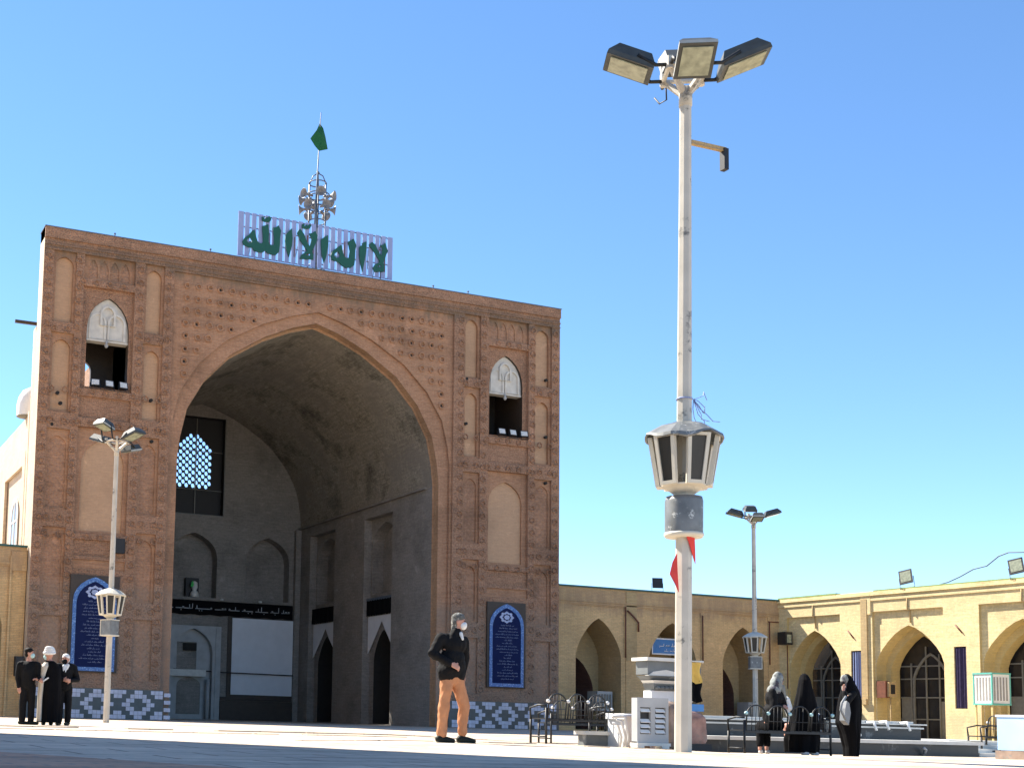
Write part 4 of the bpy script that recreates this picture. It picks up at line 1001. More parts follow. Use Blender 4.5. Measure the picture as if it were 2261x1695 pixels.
def sack(label,name,c,size,mat,seed,cat):
    """lumpy wrapped bundle"""
    bm=bmesh.new(); bmesh.ops.create_icosphere(bm,subdivisions=4,radius=1)
    for v in bm.verts:
        p=v.co; q=Vector([math.copysign(abs(a)**.55,a) for a in p]); nz=noise.noise(p*2.2+Vector((seed,0,0)))*.16+noise.noise(p*6+Vector((0,seed,0)))*.07
        q*=1+nz; v.co=Vector((q.x*size[0],q.y*size[1],max(q.z,-.92)*size[2]+size[2]*.92))
    me=bpy.data.meshes.new(name); bm.to_mesh(me); bm.free()
    for p in me.polygons: p.use_smooth=True
    me.materials.append(mat); o=bpy.data.objects.new(name,me); COL.objects.link(o); o.location=c
    return tag(o,label,cat)
sack('brown tarpaulin bundle between the louvred cabinet and the lamp post','tarp_bundle',(14.08,17.75,zc+.02),(.16,.28,.40),M['tarp'],3,'bundle')
sack('pinkish brown cloth bundle piled right of the tall lamp post','cloth_bundle',(14.62,17.9,gz(14.6,17.9)+.06),(.30,.30,.34),M['pinkcloth'],8,'bundle')
mb=MB(); mb.box((14.3,17.6,gz(14.5,17.8)-.02),(14.95,18.1,gz(14.5,17.8)+.14)); tag(mb.build('dark_crate',M['black']),'low dark crate under the pinkish cloth bundle','crate')
mb=MB(); mb.box((14.36,17.45,.62),(14.66,17.6,.74)); tag(mb.build('blue_box',M['signblue']),'small blue box lying on the pinkish cloth bundle','box')
t=empty('stone_pedestal',(15.0,20.2,.5),0,'carved grey stone basin head on a white base rising behind the cabinet','stone basin')
def P4(mb,x0,x1,y0,y1,z0,X0_,X1_,z1,mi=0):
    mb.add([(x0,y0,z0),(x1,y0,z0),(x1,y1,z0),(x0,y1,z0),(X0_,y0-(x0-X0_),z1),(X1_,y0-(x0-X0_),z1),(X1_,y1,z1),(X0_,y1,z1)],[(0,3,2,1),(4,5,6,7),(0,1,5,4),(1,2,6,5),(2,3,7,6),(3,0,4,7)],mi)
mb=MB(); P4(mb,14.5,15.4,18.62,18.85,.80,14.5,15.4,.98); mb.build('base_blocks',M['white'],t,True)
mb=MB(); P4(mb,14.54,15.36,18.6,18.85,.98,14.48,15.42,1.10); P4(mb,14.46,15.46,18.6,18.85,1.16,14.34,15.5,1.24)
for k in range(9): mb.lathe([(0,0),(.05,.01),(.05,.05),(0,.07)],7,0,(14.58+k*.09,18.56,1.0))
P4(mb,14.34,15.5,18.52,18.85,1.26,14.34,15.5,1.50); mb.build('carved_band',M['stone'],t,True)
mb=MB(); P4(mb,14.5,15.42,18.56,18.85,1.10,14.44,15.46,1.16); mb.add([(14.34,18.50,1.24),(14.45,18.50,1.31),(14.72,18.50,1.35),(14.98,18.50,1.31),(15.3,18.50,1.24),(14.34,18.6,1.24),(14.45,18.6,1.31),(14.72,18.6,1.35),(14.98,18.6,1.31),(15.3,18.6,1.24)],[(0,1,2,3,4),(0,1,6,5),(1,2,7,6),(2,3,8,7),(3,4,9,8)]); mb.box((14.28,18.45,1.50),(15.2,18.9,1.56)); mb.build('pale_mouldings',M['lightstone'],t,True)
t=empty('wall_block',(15,19.6,0),0,'plain white masonry block carrying the carved stone basin head','block')
mb=MB(); mb.box((14.55,18.75,gz(15,19)-.05),(15.45,19.0,.80)); mb.build('masonry',M['whitepaint'],t,True)
t=empty('draped_banner',(15.4,18.6,.9),0,'yellow cloth over black cloth hanging just right of the tall lamp post','banner')
def drape(mb,x0,x1,z0,z1,y,seed=0,n=8,m=8,amp=.03):
    vs=[];fs=[]
    for i in range(n+1):
        for j in range(m+1):
            u=i/n;v=j/m; vs.append((x0+(x1-x0)*u+.02*math.sin(v*7+seed),y+amp*math.sin(u*11+seed+v*2),z0+(z1-z0)*v+.02*math.sin(u*6+seed)*(1-v)))
    for i in range(n):
        for j in range(m): fs.append((i*(m+1)+j,(i+1)*(m+1)+j,(i+1)*(m+1)+j+1,i*(m+1)+j+1))
    mb.add(vs,fs,0,True)
mb=MB(); drape(mb,15.12,15.42,1.14,1.50,18.42,1); mb.build('yellow_cloth',M['yellowcloth'],t,True)
mb=MB(); drape(mb,15.2,15.46,.80,1.18,18.44,2); mb.build('black_cloth',M['blackcloth'],t,True)
mb=MB(); mb.tube([(15.1,18.46,.0),(15.1,18.46,1.52),(15.5,18.46,1.52)],.02,6); mb.build('rail',M['lightstone'],t,True)

# metal benches with hooped backs
def bench(label,loc,rz,n,group,pitch_=.5,knobs='white'):
    t=empty('metal_bench',(loc[0],loc[1],gz(loc[0],loc[1])),rz,label,'bench',group); L=n*pitch_
    mb=MB(); mb.box((0,.0,.42),(L,.42,.445)); mb.box((0,-.02,.39),(L,.02,.43)); 
    mb.build('seat',M['darkmetal'],t)
    for x in (0,L):
        for y in (0,.4):
            mb=MB(); mb.tube([(x,y,0),(x,y,.42 if y else .62)],.022,6); mb.build('leg',M['darkmetal'],t)
        mb=MB(); mb.tube([(x,.4,.42),(x,.42,.62),(x,.2,.67),(x,.0,.66)],.018,6); mb.build('armrest',M['darkmetal'],t); mb=MB(); mb.tube([(x,0,.12),(x,.4,.12)],.014,5); mb.build('foot_rail',M['darkmetal'],t)
    for k in range(n):
        a=k*pitch_+.03; b=(k+1)*pitch_-.03; c=(a+b)/2; r=(b-a)/2
        mb=MB(); mb.tube([(a,0,.42),(a,-.03,.70)]+[(c-r*math.cos(q),-.03,.70+r*.85*math.sin(q)) for q in [PI*i/10 for i in range(1,10)]]+[(b,-.03,.70),(b,0,.42)],.014,6)
        for q in (.3,.5,.7): 
            x=a+(b-a)*q; mb.tube([(x,0,.43),(x,-.025,.70+r*.85*math.sqrt(max(0,1-((x-c)/r)**2)))],.007,5)
        mb.tube([(a,-.02,.6),(b,-.02,.6)],.007,5)
        h=mb.build('back_hoop',M['darkmetal'],t)
    mb=MB()
    for k in range(n+1): mb.lathe([(0,-.035),(.03,-.02),(.035,0),(.03,.02),(0,.035)],10,0,(k*pitch_,-.05,.74))
    mb.build('back_finials',M[knobs],t)
    return t
GB='black metal benches with hooped backs'
bench('black hooped metal bench on which the women sit',(16.0,18.0),0,4,GB,.49,'aqua')
bench('black hooped bench nearest the walking man, before the portal\'s right foot',(12.5,18.9),R(8),3,GB,.46,'white')
bench('farther black hooped bench behind the grey trough',(14.6,21.9),R(4),3,GB,.5,'white')
bench('metal chair at the right edge beside the light blue chest',(24.9,20.2),R(70),1,GB,.5,'white')
t=empty('storage_chest',(23.6,18.0,0),0,'light blue and white chest cut by the right edge of the view','chest')
zq=gz(23,18); mb=MB(); mb.box((22.62,17.6,zq+.18),(23.9,18.4,.72)); mb.build('body',M['lightblue'],t,True)
mb=MB(); mb.box((22.6,17.58,.72),(23.92,18.42,.76)); mb.add([(22.62,17.595,.3),(22.9,17.595,.62),(22.9,17.595,.55),(22.62,17.595,.23)],[(0,1,2,3)]); mb.build('lid',M['white'],t,True)
mb=MB(); mb.box((22.55,17.62,zq),(23.9,18.4,zq+.17)); mb.build('rubble_plinth',M['tarp'],t,True)
# bags on the bench
sack('white paper bag with dark stripes standing on the bench','striped_bag',(17.86,18.25,gz(17.8,18.2)+.44),(.085,.10,.17),M['bagstripe'],11,'bag')
mb=MB()
for k,dx in enumerate((-.02,.01,.05)): mb.box((17.86+dx,18.12,gz(17.8,18)+.48),(17.872+dx,18.145,gz(17.8,18)+.75))
o=mb.build('bag_stripes',M['black']); o.parent=[q for q in bpy.data.objects if q.name=='striped_bag'][0]; o.matrix_parent_inverse=Matrix.Translation(-o.parent.location)
sack('small pale floral bag beside the striped bag on the bench','floral_bag',(18.03,18.2,gz(17.8,18.2)+.44),(.07,.09,.12),M['scarf'],12,'bag')
sack('lilac plastic bag lying on the bench beside the seated woman','plastic_bag',(17.62,18.3,gz(17.8,18.2)+.44),(.11,.10,.09),M['slat'],13,'bag')

# ---------------------------------------------------------------- people
def cap_geo(vs,fs,p0,r0,p1,r1,n=14):
    p0,p1=Vector(p0),Vector(p1); d=(p1-p0); L=d.length; d=d.normalized() if L>1e-6 else Vector((0,0,1))
    a=d.orthogonal().normalized(); b=d.cross(a); rings=[]
    for k in range(1,5): th=-PI/2+k*PI/8; rings.append((p0+d*(r0*math.sin(th)),r0*math.cos(th)))
    for k in range(0,4): th=k*PI/8; rings.append((p1+d*(r1*math.sin(th)),r1*math.cos(th)))
    base=len(vs)
    for c,r in rings:
        for k in range(n): t=2*PI*k/n; vs.append(c+a*(r*math.cos(t))+b*(r*math.sin(t)))
    for j in range(len(rings)-1):
        for k in range(n): fs.append((base+j*n+k,base+j*n+(k+1)%n,base+(j+1)*n+(k+1)%n,base+(j+1)*n+k))
    vs.append(p0-d*r0); vs.append(p1+d*r1); e=len(vs)
    for k in range(n): fs.append((e-2,base+(k+1)%n,base+k)); q=base+(len(rings)-1)*n; fs.append((e-1,q+k,q+(k+1)%n))
def ell_geo(vs,fs,c,r,rz=0,n=14,m=9):
    c=Vector(c); base=len(vs); cr,sr=math.cos(rz),math.sin(rz)
    for j in range(1,m):
        th=PI*j/m
        for k in range(n):
            t=2*PI*k/n; x=r[0]*math.sin(th)*math.cos(t); y=r[1]*math.sin(th)*math.sin(t); vs.append(c+Vector((x*cr-y*sr,x*sr+y*cr,r[2]*math.cos(th))))
    for j in range(m-2):
        for k in range(n): fs.append((base+j*n+k,base+(j+1)*n+k,base+(j+1)*n+(k+1)%n,base+j*n+(k+1)%n))
    vs.append(c+Vector((0,0,r[2]))); vs.append(c-Vector((0,0,r[2]))); e=len(vs)
    for k in range(n): fs.append((e-2,base+k,base+(k+1)%n)); q=base+(m-2)*n; fs.append((e-1,q+(k+1)%n,q+k))
def blob(name,parts,mat,voxel=.014,parent=None,fold=0,smooth=3):
    vs=[];fs=[]
    for p in parts:
        if p[0]=='c': cap_geo(vs,fs,*p[1:])
        else: ell_geo(vs,fs,*p[1:])
    me=bpy.data.meshes.new(name+'_src'); me.from_pydata([tuple(v) for v in vs],[],fs); 
    o=bpy.data.objects.new(name+'_src',me); COL.objects.link(o)
    m=o.modifiers.new('r','REMESH'); m.mode='VOXEL'; m.voxel_size=voxel
    s_=o.modifiers.new('s','SMOOTH'); s_.factor=.5; s_.iterations=smooth
    dg=bpy.context.evaluated_depsgraph_get(); dg.update(); nm=bpy.data.meshes.new_from_object(o.evaluated_get(dg)); nm.name=name
    bpy.data.objects.remove(o); bpy.data.meshes.remove(me)
    if fold:
        nm.update(); 
        for v in nm.vertices:
            p=v.co; n1=noise.noise(Vector((p.x*9,p.y*9,p.z*5)))+.5*noise.noise(Vector((p.x*20,p.y*20,p.z*14)))
            v.co=p+v.normal*(n1*fold)
    for p in nm.polygons: p.use_smooth=True
    nm.materials.clear(); nm.materials.append(mat)
    o=bpy.data.objects.new(name,nm); COL.objects.link(o)
    if parent: o.parent=parent
    return o
def hand(c,dirv,palm,sz=1.):
    """palm and five bent fingers; dirv along fingers, palm = normal of the palm"""
    d=Vector(dirv).normalized(); p=Vector(palm); p=(p-d*p.dot(d)).normalized(); s_=d.cross(p); c=Vector(c); P=[]
    for k in (-1.5,-.5,.5,1.5):
        b=c+s_*(k*.019*sz)
        P.append(('c',b,.016*sz,b+d*.085*sz,.013*sz)); q=b+d*.085*sz
        l=(.032,.038,.036,.028)[int(k+1.5)]*sz
        q2=q+(d*.8+p*.6).normalized()*l; q3=q2+(d*.35+p*.95).normalized()*l*.8
        P.append(('c',q,.0105*sz,q2,.0095*sz)); P.append(('c',q2,.0095*sz,q3,.008*sz))
    b=c+s_*(.03*sz)+d*.02*sz; q=b+(s_*.8+d*.7+p*.3).normalized()*.045*sz; P.append(('c',b,.014*sz,q,.011*sz)); P.append(('c',q,.011*sz,q+(d+p*.5).normalized()*.03*sz,.009*sz))
    return P
def head(c,face,sz=1.,rzz=None):
    """skull, jaw, nose, brow, lips, ears; face = horizontal direction looked at"""
    f=Vector(face).normalized(); s_=Vector((-f.y,f.x,0)); c=Vector(c); a=math.atan2(f.y,f.x); u=Vector((0,0,1))
    P=[('e',c+f*-.005*sz+u*.015*sz,(.098*sz,.078*sz,.112*sz),a),('e',c+f*.022*sz-u*.055*sz,(.068*sz,.058*sz,.062*sz),a),
       ('c',c+f*.088*sz+u*.005*sz,.010*sz,c+f*.108*sz-u*.025*sz,.014*sz),('e',c+f*.082*sz-u*.062*sz,(.012*sz,.026*sz,.012*sz),a),
       ('e',c+f*.075*sz-u*.10*sz,(.022*sz,.026*sz,.02*sz),a),
       ('c',c+f*.084*sz+s_*.035*sz+u*.028*sz,.012*sz,c+f*.084*sz-s_*.035*sz+u*.028*sz,.012*sz)]
    for sg in (-1,1): P.append(('e',c+s_*sg*.079*sz-u*.008*sz-f*.01*sz,(.022*sz,.010*sz,.032*sz),a))
    return P
def mask(c,face,mat,parent,sz=1.):
    f=Vector(face).normalized(); a=math.atan2(f.y,f.x); c=Vector(c); s_=Vector((-f.y,f.x,0))
    o=blob('face_mask',[('e',c+f*.068*sz-Vector((0,0,.058*sz)),(.058*sz,.068*sz,.062*sz),a),('e',c+f*.1*sz-Vector((0,0,.045*sz)),(.028*sz,.04*sz,.04*sz),a)],mat,.009,parent)
    return o
def eyes(c,face,parent,sz=1.):
    f=Vector(face).normalized(); s_=Vector((-f.y,f.x,0)); mb=MB()
    for sg in (-1,1):
        p=Vector(c)+f*.088*sz+s_*sg*.033*sz+Vector((0,0,.012*sz)); mb.lathe([(0,-.008),(.012,-.004),(.014,0),(.012,.004),(0,.008)],8,0,tuple(p))
    mb.build('eyes',M['hair'],parent)
def person(label,loc,parts,z=None):
    o=blob('person',parts,M['skin'],.011); o.location=(loc[0],loc[1],gz(loc[0],loc[1]) if z is None else z); return tag(o,label,'person')
def loft(name,rings,mat,parent,n=56,folds=.02,fk=9,seed=0,cap=True):
    """closed draped garment; ring=(x,y,z,rx,ry)"""
    prof=rings; vs=[];fs=[]; out=[]
    K=6
    for i in range(len(prof)-1):
        for j in range(K):
            t=j/K; out.append([prof[i][q]+(prof[i+1][q]-prof[i][q])*(t*t*(3-2*t)*.5+t*.5) for q in range(5)])
    out.append(list(prof[-1]))
    zt=prof[-1][2]; zb=prof[0][2]
    for (x,y,z,rx,ry) in out:
        v=(zt-z)/(zt-zb)
        for k in range(n):
            t=2*PI*k/n; w=1+folds*(.25+v)*(math.sin(fk*t+seed+v*2.5)+.6*math.sin(fk*1.9*t+seed*2-v*4)+.9*noise.noise(Vector((math.cos(t)*2,math.sin(t)*2,z*2.2+seed))))*2.2
            vs.append((x+rx*w*math.cos(t),y+ry*w*math.sin(t),z))
    m=len(out)
    for j in range(m-1):
        for k in range(n): fs.append((j*n+k,j*n+(k+1)%n,(j+1)*n+(k+1)%n,(j+1)*n+k))
    fs.append(tuple(range(n))); fs.append(tuple((m-1)*n+k for k in range(n)))
    mb=MB(); mb.add(vs,fs,0,True); return mb.build(name,mat,parent)

# --- the walking man in the middle
hc=(.10,-.02,1.755); fc=(.80,-.6,0)
rh=hand((-.10,-.20,1.12),(.75,-.25,-.45),(.3,.8,-.3)); lh=hand((.25,.08,.98),(.05,-.1,-1),(-1,0,0))
parts=head(hc,fc)+rh+lh+[('c',(.04,0,1.52),.062,(.085,-.01,1.68),.056),('e',(.01,0,1.38),(.18,.12,.17),0),('e',(-.0,0,1.08),(.15,.11,.18),0),('c',(-.2,0,1.5),.05,(-.35,.0,1.27),.042),('c',(-.35,0,1.27),.04,(-.12,-.19,1.13),.028),
  ('c',(.2,.02,1.49),.05,(.27,.06,1.25),.042),('c',(.27,.06,1.25),.04,(.25,.08,1.02),.028),('c',(-.2,0,1.5),.055,(.2,.02,1.49),.055),
  ('c',(-.09,0,.95),.085,(-.13,0,.5),.055),('c',(-.13,0,.5),.055,(-.17,0,.08),.04),('c',(.1,0,.95),.085,(.22,-.03,.52),.055),('c',(.22,-.03,.52),.055,(.21,.03,.1),.04)]
man=person('man walking right in a black padded jacket, tan trousers, knit cap and white mask',(9.17,16.3),parts)
blob('jacket',[('e',(.02,.0,1.42),(.215,.15,.17),0),('c',(-.16,0,1.5),.085,(.17,.01,1.485),.085),('e',(.0,0,1.2),(.215,.155,.2),0),('c',(-.07,-.0,.99),.145,(.05,0,1.2),.16),('c',(.08,0,1.0),.135,(.03,0,1.2),.16),('c',(-.10,0,1.03),.14,(.10,0,1.03),.135),('c',(-.10,0,.99),.135,(.10,0,.99),.13),('c',(-.06,0,1.05),.165,(.06,0,1.12),.165),('e',(.0,0,1.06),(.225,.16,.14),0),
  ('c',(-.19,0,1.5),.09,(-.345,.0,1.28),.072),('c',(-.345,0,1.28),.074,(-.15,-.165,1.145),.052),('c',(.2,.02,1.48),.09,(.255,.06,1.26),.075),('c',(.255,.06,1.26),.072,(.235,.08,1.03),.055),('c',(.04,-.01,1.55),.095,(.06,-.01,1.60),.08)],M['softblack'],.013,man,.020)
blob('trousers',[('e',(.0,0,.93),(.17,.125,.12),0),('c',(-.085,0,.90),.105,(-.135,.0,.5),.083),('c',(-.135,0,.5),.083,(-.165,.0,.13),.074),('c',(.09,0,.90),.105,(.215,-.02,.53),.085),('c',(.215,-.02,.53),.085,(.205,.02,.16),.074)],M['trouser'],.012,man,.018)
man.scale=(.94,1.,1.0)
for nm_,x,y in (('left',-.17,0),('right',.215,.03)):
    blob('shoe',[('c',(x-.05,y,.05),.052,(x+.07,y-.03,.045),.047),('c',(x+.07,y-.03,.045),.047,(x+.17,y-.06,.032),.034),('c',(x-.02,y,.06),.05,(x,y,.13),.045)],M['shoe'],.010,man)
    blob('sole',[('c',(x-.06,y,.012),.028,(x+.18,y-.06,.010),.022)],M['sole'],.008,man)
f=Vector(fc).normalized(); a_=math.atan2(f.y,f.x); c_=Vector(hc)
blob('knit_cap',[('e',c_-f*.012+Vector((0,0,.055)),(.108,.092,.085),a_),('e',c_-f*.05+Vector((0,0,.0)),(.07,.088,.10),a_),('e',c_-f*.06-Vector((0,0,.08)),(.06,.07,.07),a_)],M['capwool'],.010,man,.004)
mask(hc,fc,M['white'],man); eyes(hc,fc,man)
blob('collar_scarf',[('c',(.10,-.085,1.58),.03,(.11,-.12,1.50),.02)],M['white'],.009,man)
# --- three men at the left
def suit_man(label,loc,fcv,turn,coat,tr,hat,hatmat,msk,arms,shoes='shoe',sz=.97,headz=1.62,extra=None):
    h=(.0,0,headz); P=head(h,fcv)+[('c',(0,0,headz-.26),.06,(0,0,headz-.08),.055),('e',(0,0,1.28),(.17,.11,.17),turn),('e',(0,0,1.0),(.15,.11,.18),turn)]
    c_,s_=math.cos(turn),math.sin(turn)
    def T(p): return (p[0]*c_-p[1]*s_,p[0]*s_+p[1]*c_,p[2])
    for leg in (-1,1): P+= [('c',T((leg*.09,0,.88)),.08,T((leg*.10,0,.46)),.052),('c',T((leg*.10,0,.46)),.052,T((leg*.10,0,.08)),.038)]
    J=[('e',(0,0,1.27),(.215,.145,.18),turn),('c',T((-.16,0,1.36)),.08,T((.16,0,1.36)),.08),('c',(0,0,.92),.165,(0,0,1.2),.175)]
    for sh,el,wr in arms:
        P+= [('c',T(sh),.048,T(el),.04),('c',T(el),.04,T(wr),.027)]
        d=Vector(T(wr))-Vector(T(el)); P+=hand(T(wr),d,T((0,1,.1)))
        J+= [('c',T(sh),.082,T(el),.066),('c',T(el),.066,tuple(Vector(T(el)).lerp(Vector(T(wr)),.9)),.05)]
    o=person(label,loc,P); blob('jacket',J,coat,.016,o,.01)
    blob('trousers',[('e',(0,0,.88),(.165,.12,.11),turn)]+[q for leg in (-1,1) for q in (('c',T((leg*.085,0,.86)),.1,T((leg*.1,0,.46)),.085),('c',T((leg*.1,0,.46)),.085,T((leg*.1,0,.11)),.078))],tr,.015,o,.008)
    for leg in (-1,1):
        p=Vector(T((leg*.1,0,0))); f=Vector(fcv).normalized(); blob('shoe',[('c',p-f*.05+Vector((0,0,.045)),.046,p+f*.15+Vector((0,0,.035)),.036)],M[shoes],.011,o)
    f=Vector(fcv).normalized(); a=math.atan2(f.y,f.x); c=Vector(h)
    blob(hat,[('e',c-f*.015+Vector((0,0,.05)),(.104,.09,.08),a),('e',c-f*.05-Vector((0,0,.02)),(.06,.084,.08),a)],hatmat,.010,o,.004)
    if msk: mask(h,fcv,msk,o)
    eyes(h,fcv,o)
    return o
suit_man('man in a black suit at the far left facing right with a pale aqua mask',(5.36,29.0),(.95,-.3,0),R(-20),M['softblack'],M['softblack'],'short_hair',M['hair'],M['aqua'],[((-.2,0,1.35),(-.24,.0,1.07),(-.19,-.06,.83)),((.2,0,1.35),(.23,-.04,1.08),(.3,-.2,1.02))])
o3=suit_man('man in a black coat and white headscarf right of the cleric',(6.27,29.3),(-.55,-.85,0),R(0),M['softblack'],M['softblack'],'white_headscarf',M['white'],M['softblack'],[((-.2,0,1.33),(-.24,-.05,1.07),(-.08,-.22,1.05)),((.2,0,1.33),(.29,-.02,1.06),(.08,-.2,1.03))],headz=1.53)
blob('scarf_ends',[('c',(-.05,-.09,1.36),.05,(-.06,-.13,1.2),.03),('c',(.03,-.09,1.38),.05,(-.03,-.14,1.22),.03)],M['white'],.012,o3,.006)
mb=MB(); mb.box((5.58,28.66,1.0),(5.78,28.84,1.025),0,Matrix.Translation((5.68,28.75,1.01))@Matrix.Rotation(R(-35),4,'Y')@Matrix.Translation((-5.68,-28.75,-1.01))); tag(mb.build('notebook',M['white']),'open pale notebook held between the two men at the left','notebook')
hcl=(-.03,0,1.60); P=head(hcl,(-.75,.5,0))+[('c',(0,0,1.34),.06,(-.02,0,1.52),.055),('e',(0,0,1.2),(.18,.12,.3),0),('c',(-.07,0,.1),.05,(-.07,0,.9),.07),('c',(.09,0,.1),.05,(.08,0,.9),.07)]
P+=[('c',(-.19,0,1.33),.05,(-.26,-.05,1.1),.042),('c',(-.26,-.05,1.1),.04,(-.30,-.2,1.02),.028)]+hand((-.31,-.2,1.02),(-.6,-.5,.2),(0,0,-1))
cl=person('cleric in a white turban and long black cloak seen from behind between two men',(5.83,28.95),P)
loft('black_cloak',[(.02,0,.06,.26,.22),(.03,0,.35,.25,.21),(.03,0,.75,.25,.2),(.03,0,1.1,.24,.18),(.02,0,1.3,.23,.16),(.01,0,1.40,.17,.13),(0,0,1.46,.09,.09)],M['blackcloth'],cl,56,.022,7,1)
loft('beige_robe',[(-.20,-.04,.08,.05,.14),(-.20,-.04,.6,.05,.14),(-.18,-.04,1.05,.06,.13),(-.12,-.05,1.33,.09,.12),(-.08,-.03,1.42,.06,.08)],M['beige'],cl,40,.02,6,2)
mb=MB()
for k in range(4): mb.tube([(-.02+(.105-.012*k)*math.cos(q)*1.1,(.095-.010*k)*math.sin(q),1.645+.032*k+.018*math.sin(q+.5+k)) for q in [2*PI*i/20 for i in range(21)]],.036,8)
mb.lathe([(0,1.76),(.07,1.75),(.1,1.70),(.11,1.66)],16,0,(-.02,0,0)); mb.build('turban',M['white'],cl)
mask(hcl,(-.75,.5,0),M['aqua'],cl)
for x in (-.09,.08): blob('shoe',[('c',(x,-.05,.04),.045,(x,.1,.035),.036)],M['shoe'],.011,cl)
# --- women on and by the bench
# seated woman in patterned scarf
hw=(.02,.0,1.36); P=head(hw,(.85,-.2,0),.92)+hand((.0,-.12,.88),(.6,-.3,-.1),(0,.8,-.5),.9)+[('c',(-.06,0,1.12),.055,(.0,0,1.26),.05),('e',(-.1,.02,.98),(.16,.12,.2),0),('e',(-.12,.05,.62),(.17,.15,.16),0),('c',(-.2,-.05,1.12),.045,(-.22,-.1,.86),.038),('c',(-.22,-.1,.86),.038,(-.02,-.13,.88),.026)]
for x in (-.16,.02): P+=[('c',(x,.05,.58),.085,(x+.08,.42,.52),.06),('c',(x+.08,.42,.52),.055,(x+.02,.36,.1),.038)]
w1=person('seated woman in a pale patterned headscarf at the left end of the bench',(17.0,18.25),P)
blob('black_coat',[('e',(-.1,.02,1.02),(.19,.15,.18),0),('e',(-.12,.04,.72),(.21,.19,.24),0),('c',(-.2,-.05,1.13),.08,(-.22,-.1,.87),.068),('c',(-.22,-.1,.87),.066,(-.05,-.13,.88),.048),('c',(.05,.0,1.1),.075,(.1,-.05,.9),.06)],M['softblack'],.015,w1,.014)
blob('dark_skirt',[('c',(-.15,.05,.55),.13,(-.05,.42,.52),.10),('c',(.03,.05,.55),.13,(.12,.42,.52),.10),('c',(-.08,.42,.5),.085,(-.12,.38,.2),.075),('c',(.1,.42,.5),.085,(.06,.38,.2),.075)],M['blackcloth'],.016,w1,.012)
blob('patterned_scarf',[('e',(.0,.0,1.385),(.115,.10,.13),0),('e',(-.06,.0,1.28),(.12,.115,.14),0),('e',(-.12,.0,1.16),(.13,.13,.11),0),('c',(.06,-.03,1.22),.06,(.14,-.05,1.02),.035)],M['scarf'],.012,w1,.014)
for x in (-.12,.06): blob('trainer',[('c',(x,.36,.05),.05,(x+.08,.44,.04),.04)],M['paleshoe'],.011,w1)
blob('cloth_in_lap',[('c',(.2,-.02,1.0),.07,(.26,-.03,.86),.06),('c',(.16,-.06,.86),.05,(.2,-.08,.66),.03)],M['white'],.013,w1,.012)
# seated woman in black chador, from behind
P=head((0,.02,1.34),(.1,1,0),.92)+[('c',(0,0,1.08),.055,(0,0,1.24),.05),('e',(0,0,.95),(.16,.12,.22),0),('e',(0,.02,.6),(.18,.15,.18),0)]
for x in (-.1,.1): P+=[('c',(x,.05,.58),.085,(x,.42,.52),.06),('c',(x,.42,.52),.055,(x-.02,.36,.1),.038)]
w2=person('seated woman wrapped in a black chador seen from behind in the middle of the bench',(17.62,18.25),P)
loft('black_chador',[(-.02,.1,.06,.34,.30),(-.02,.08,.30,.36,.32),(0,.03,.55,.33,.26),(0,.0,.85,.29,.19),(0,-.01,1.08,.22,.16),(0,0,1.25,.155,.135),(0,.0,1.38,.12,.12),(0,.01,1.47,.07,.07),(0,.01,1.50,.02,.02)],M['blackcloth'],w2,64,.028,8,4)
for x in (-.22,.06): blob('trainer',[('c',(x,-.12,.05),.045,(x+.09,-.16,.04),.038)],M['paleshoe'],.011,w2)
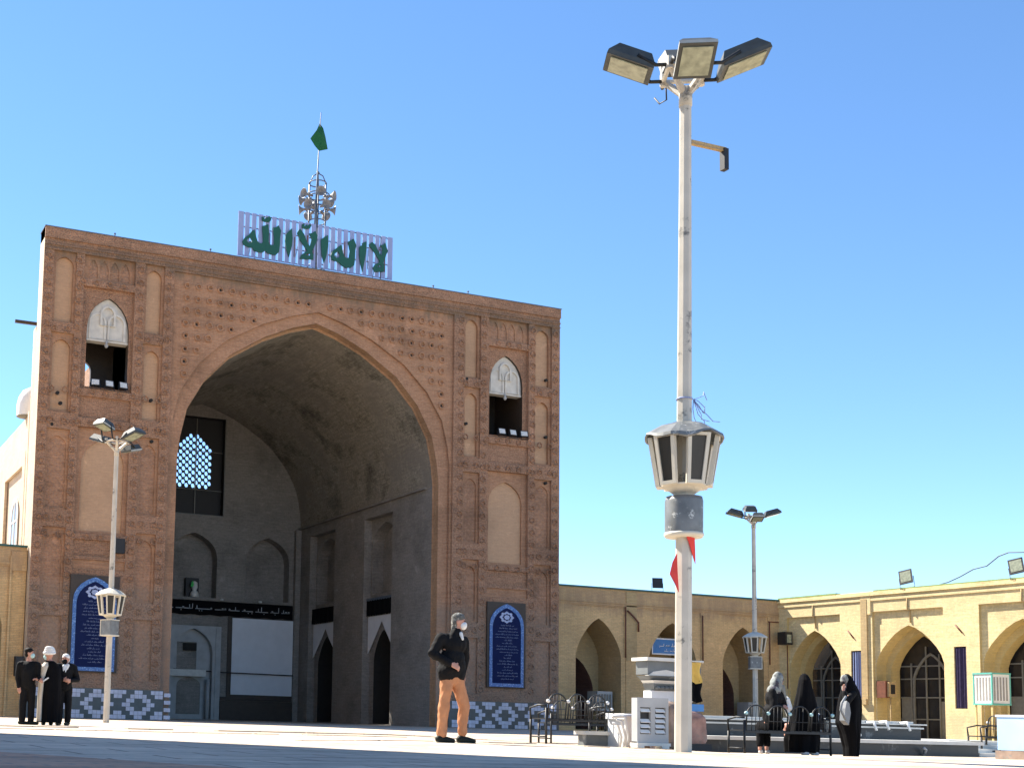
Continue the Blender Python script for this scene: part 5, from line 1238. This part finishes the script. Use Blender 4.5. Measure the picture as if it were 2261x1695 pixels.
# standing woman in chador
P=head((-.05,0,1.40),(-.95,-.1,0),.92)+hand((-.22,-.1,1.22),(-.1,0,1),(.3,-1,0),.9)+[('c',(.02,0,1.15),.055,(-.02,0,1.3),.05),('e',(.03,0,1.02),(.14,.15,.2),0),('e',(.04,0,.75),(.14,.15,.17),0),('c',(-.02,-.12,1.16),.045,(-.2,-.14,1.02),.036),('c',(-.2,-.14,1.02),.035,(-.22,-.11,1.2),.026)]
for y in (-.08,.08): P+=[('c',(.03,y,.7),.075,(.03,y,.4),.05),('c',(.03,y,.4),.05,(.04,y,.06),.036)]
w3=person('standing woman in a black chador at the right end of the bench',(18.68,18.3),P)
loft('black_chador',[(.07,0,.0,.13,.15),(.08,0,.18,.14,.17),(.05,0,.42,.19,.20),(.01,0,.62,.25,.22),(.05,0,.85,.25,.22),(.07,0,1.05,.235,.21),(.07,0,1.22,.18,.17),(.03,0,1.38,.12,.12),(.0,0,1.48,.085,.09),(-.0,0,1.53,.03,.03)],M['blackcloth'],w3,60,.03,7,7)
blob('white_scarf',[('e',(-.07,0,1.42),(.08,.085,.10),0),('c',(-.05,0,1.40),.075,(-.06,0,1.24),.07)],M['scarf'],.011,w3,.006)
blob('face_mask',[('e',(-.145,-.01,1.345),(.045,.055,.05),0)],M['softblack'],.009,w3)
blob('sleeve',[('c',(-.0,-.14,1.15),.07,(-.22,-.16,.98),.06),('c',(-.22,-.16,.98),.06,(-.23,-.12,1.16),.05)],M['softblack'],.013,w3,.012)
t=empty('handbag',(18.4,18.15,.8),0,'grey and black handbag carried by the standing woman','bag')
zz_=gz(18.4,18.1)
mb=MB(); q=[(18.30,.66),(18.40,.58),(18.45,.80),(18.42,.98),(18.36,1.02),(18.32,.88)]; f2=frame((0,18.0,zz_),(1,0,0),(0,1,0)); mb.prism([(a,z) for a,z in q],f2,0,.12); mb.build('body',M['horn'],t,True)
mb=MB(); mb.tube([(18.36,18.02,zz_+1.1),(18.24,18.0,zz_+.98),(18.21,18.0,zz_+.85),(18.32,18.0,zz_+.68)],.022,6); mb.build('strap',M['horn'],t,True)

for o_,k_ in ((w1,.86),(w2,.80),(w3,.84)): o_.scale=(k_,.95,1)

# the tall post leans very slightly to the right
rgt=Vector((.77,-.63,0)); LEAN=.009
main.rotation_mode='QUATERNION'; main.rotation_quaternion=Matrix.Rotation(LEAN,4,Vector((.63,.77,0))).to_quaternion()@Matrix.Rotation(R(151),4,'Z').to_quaternion()
for o_ in list(bpy.data.objects):
    if o_.parent is None:
        if o_.name=='pole_bracket': o_.location+=rgt*8.75*LEAN
        elif o_.name.startswith('pennant'): o_.location+=rgt*2.6*LEAN
        elif o_.name=='wire_tuft': o_.location+=rgt*4.9*LEAN
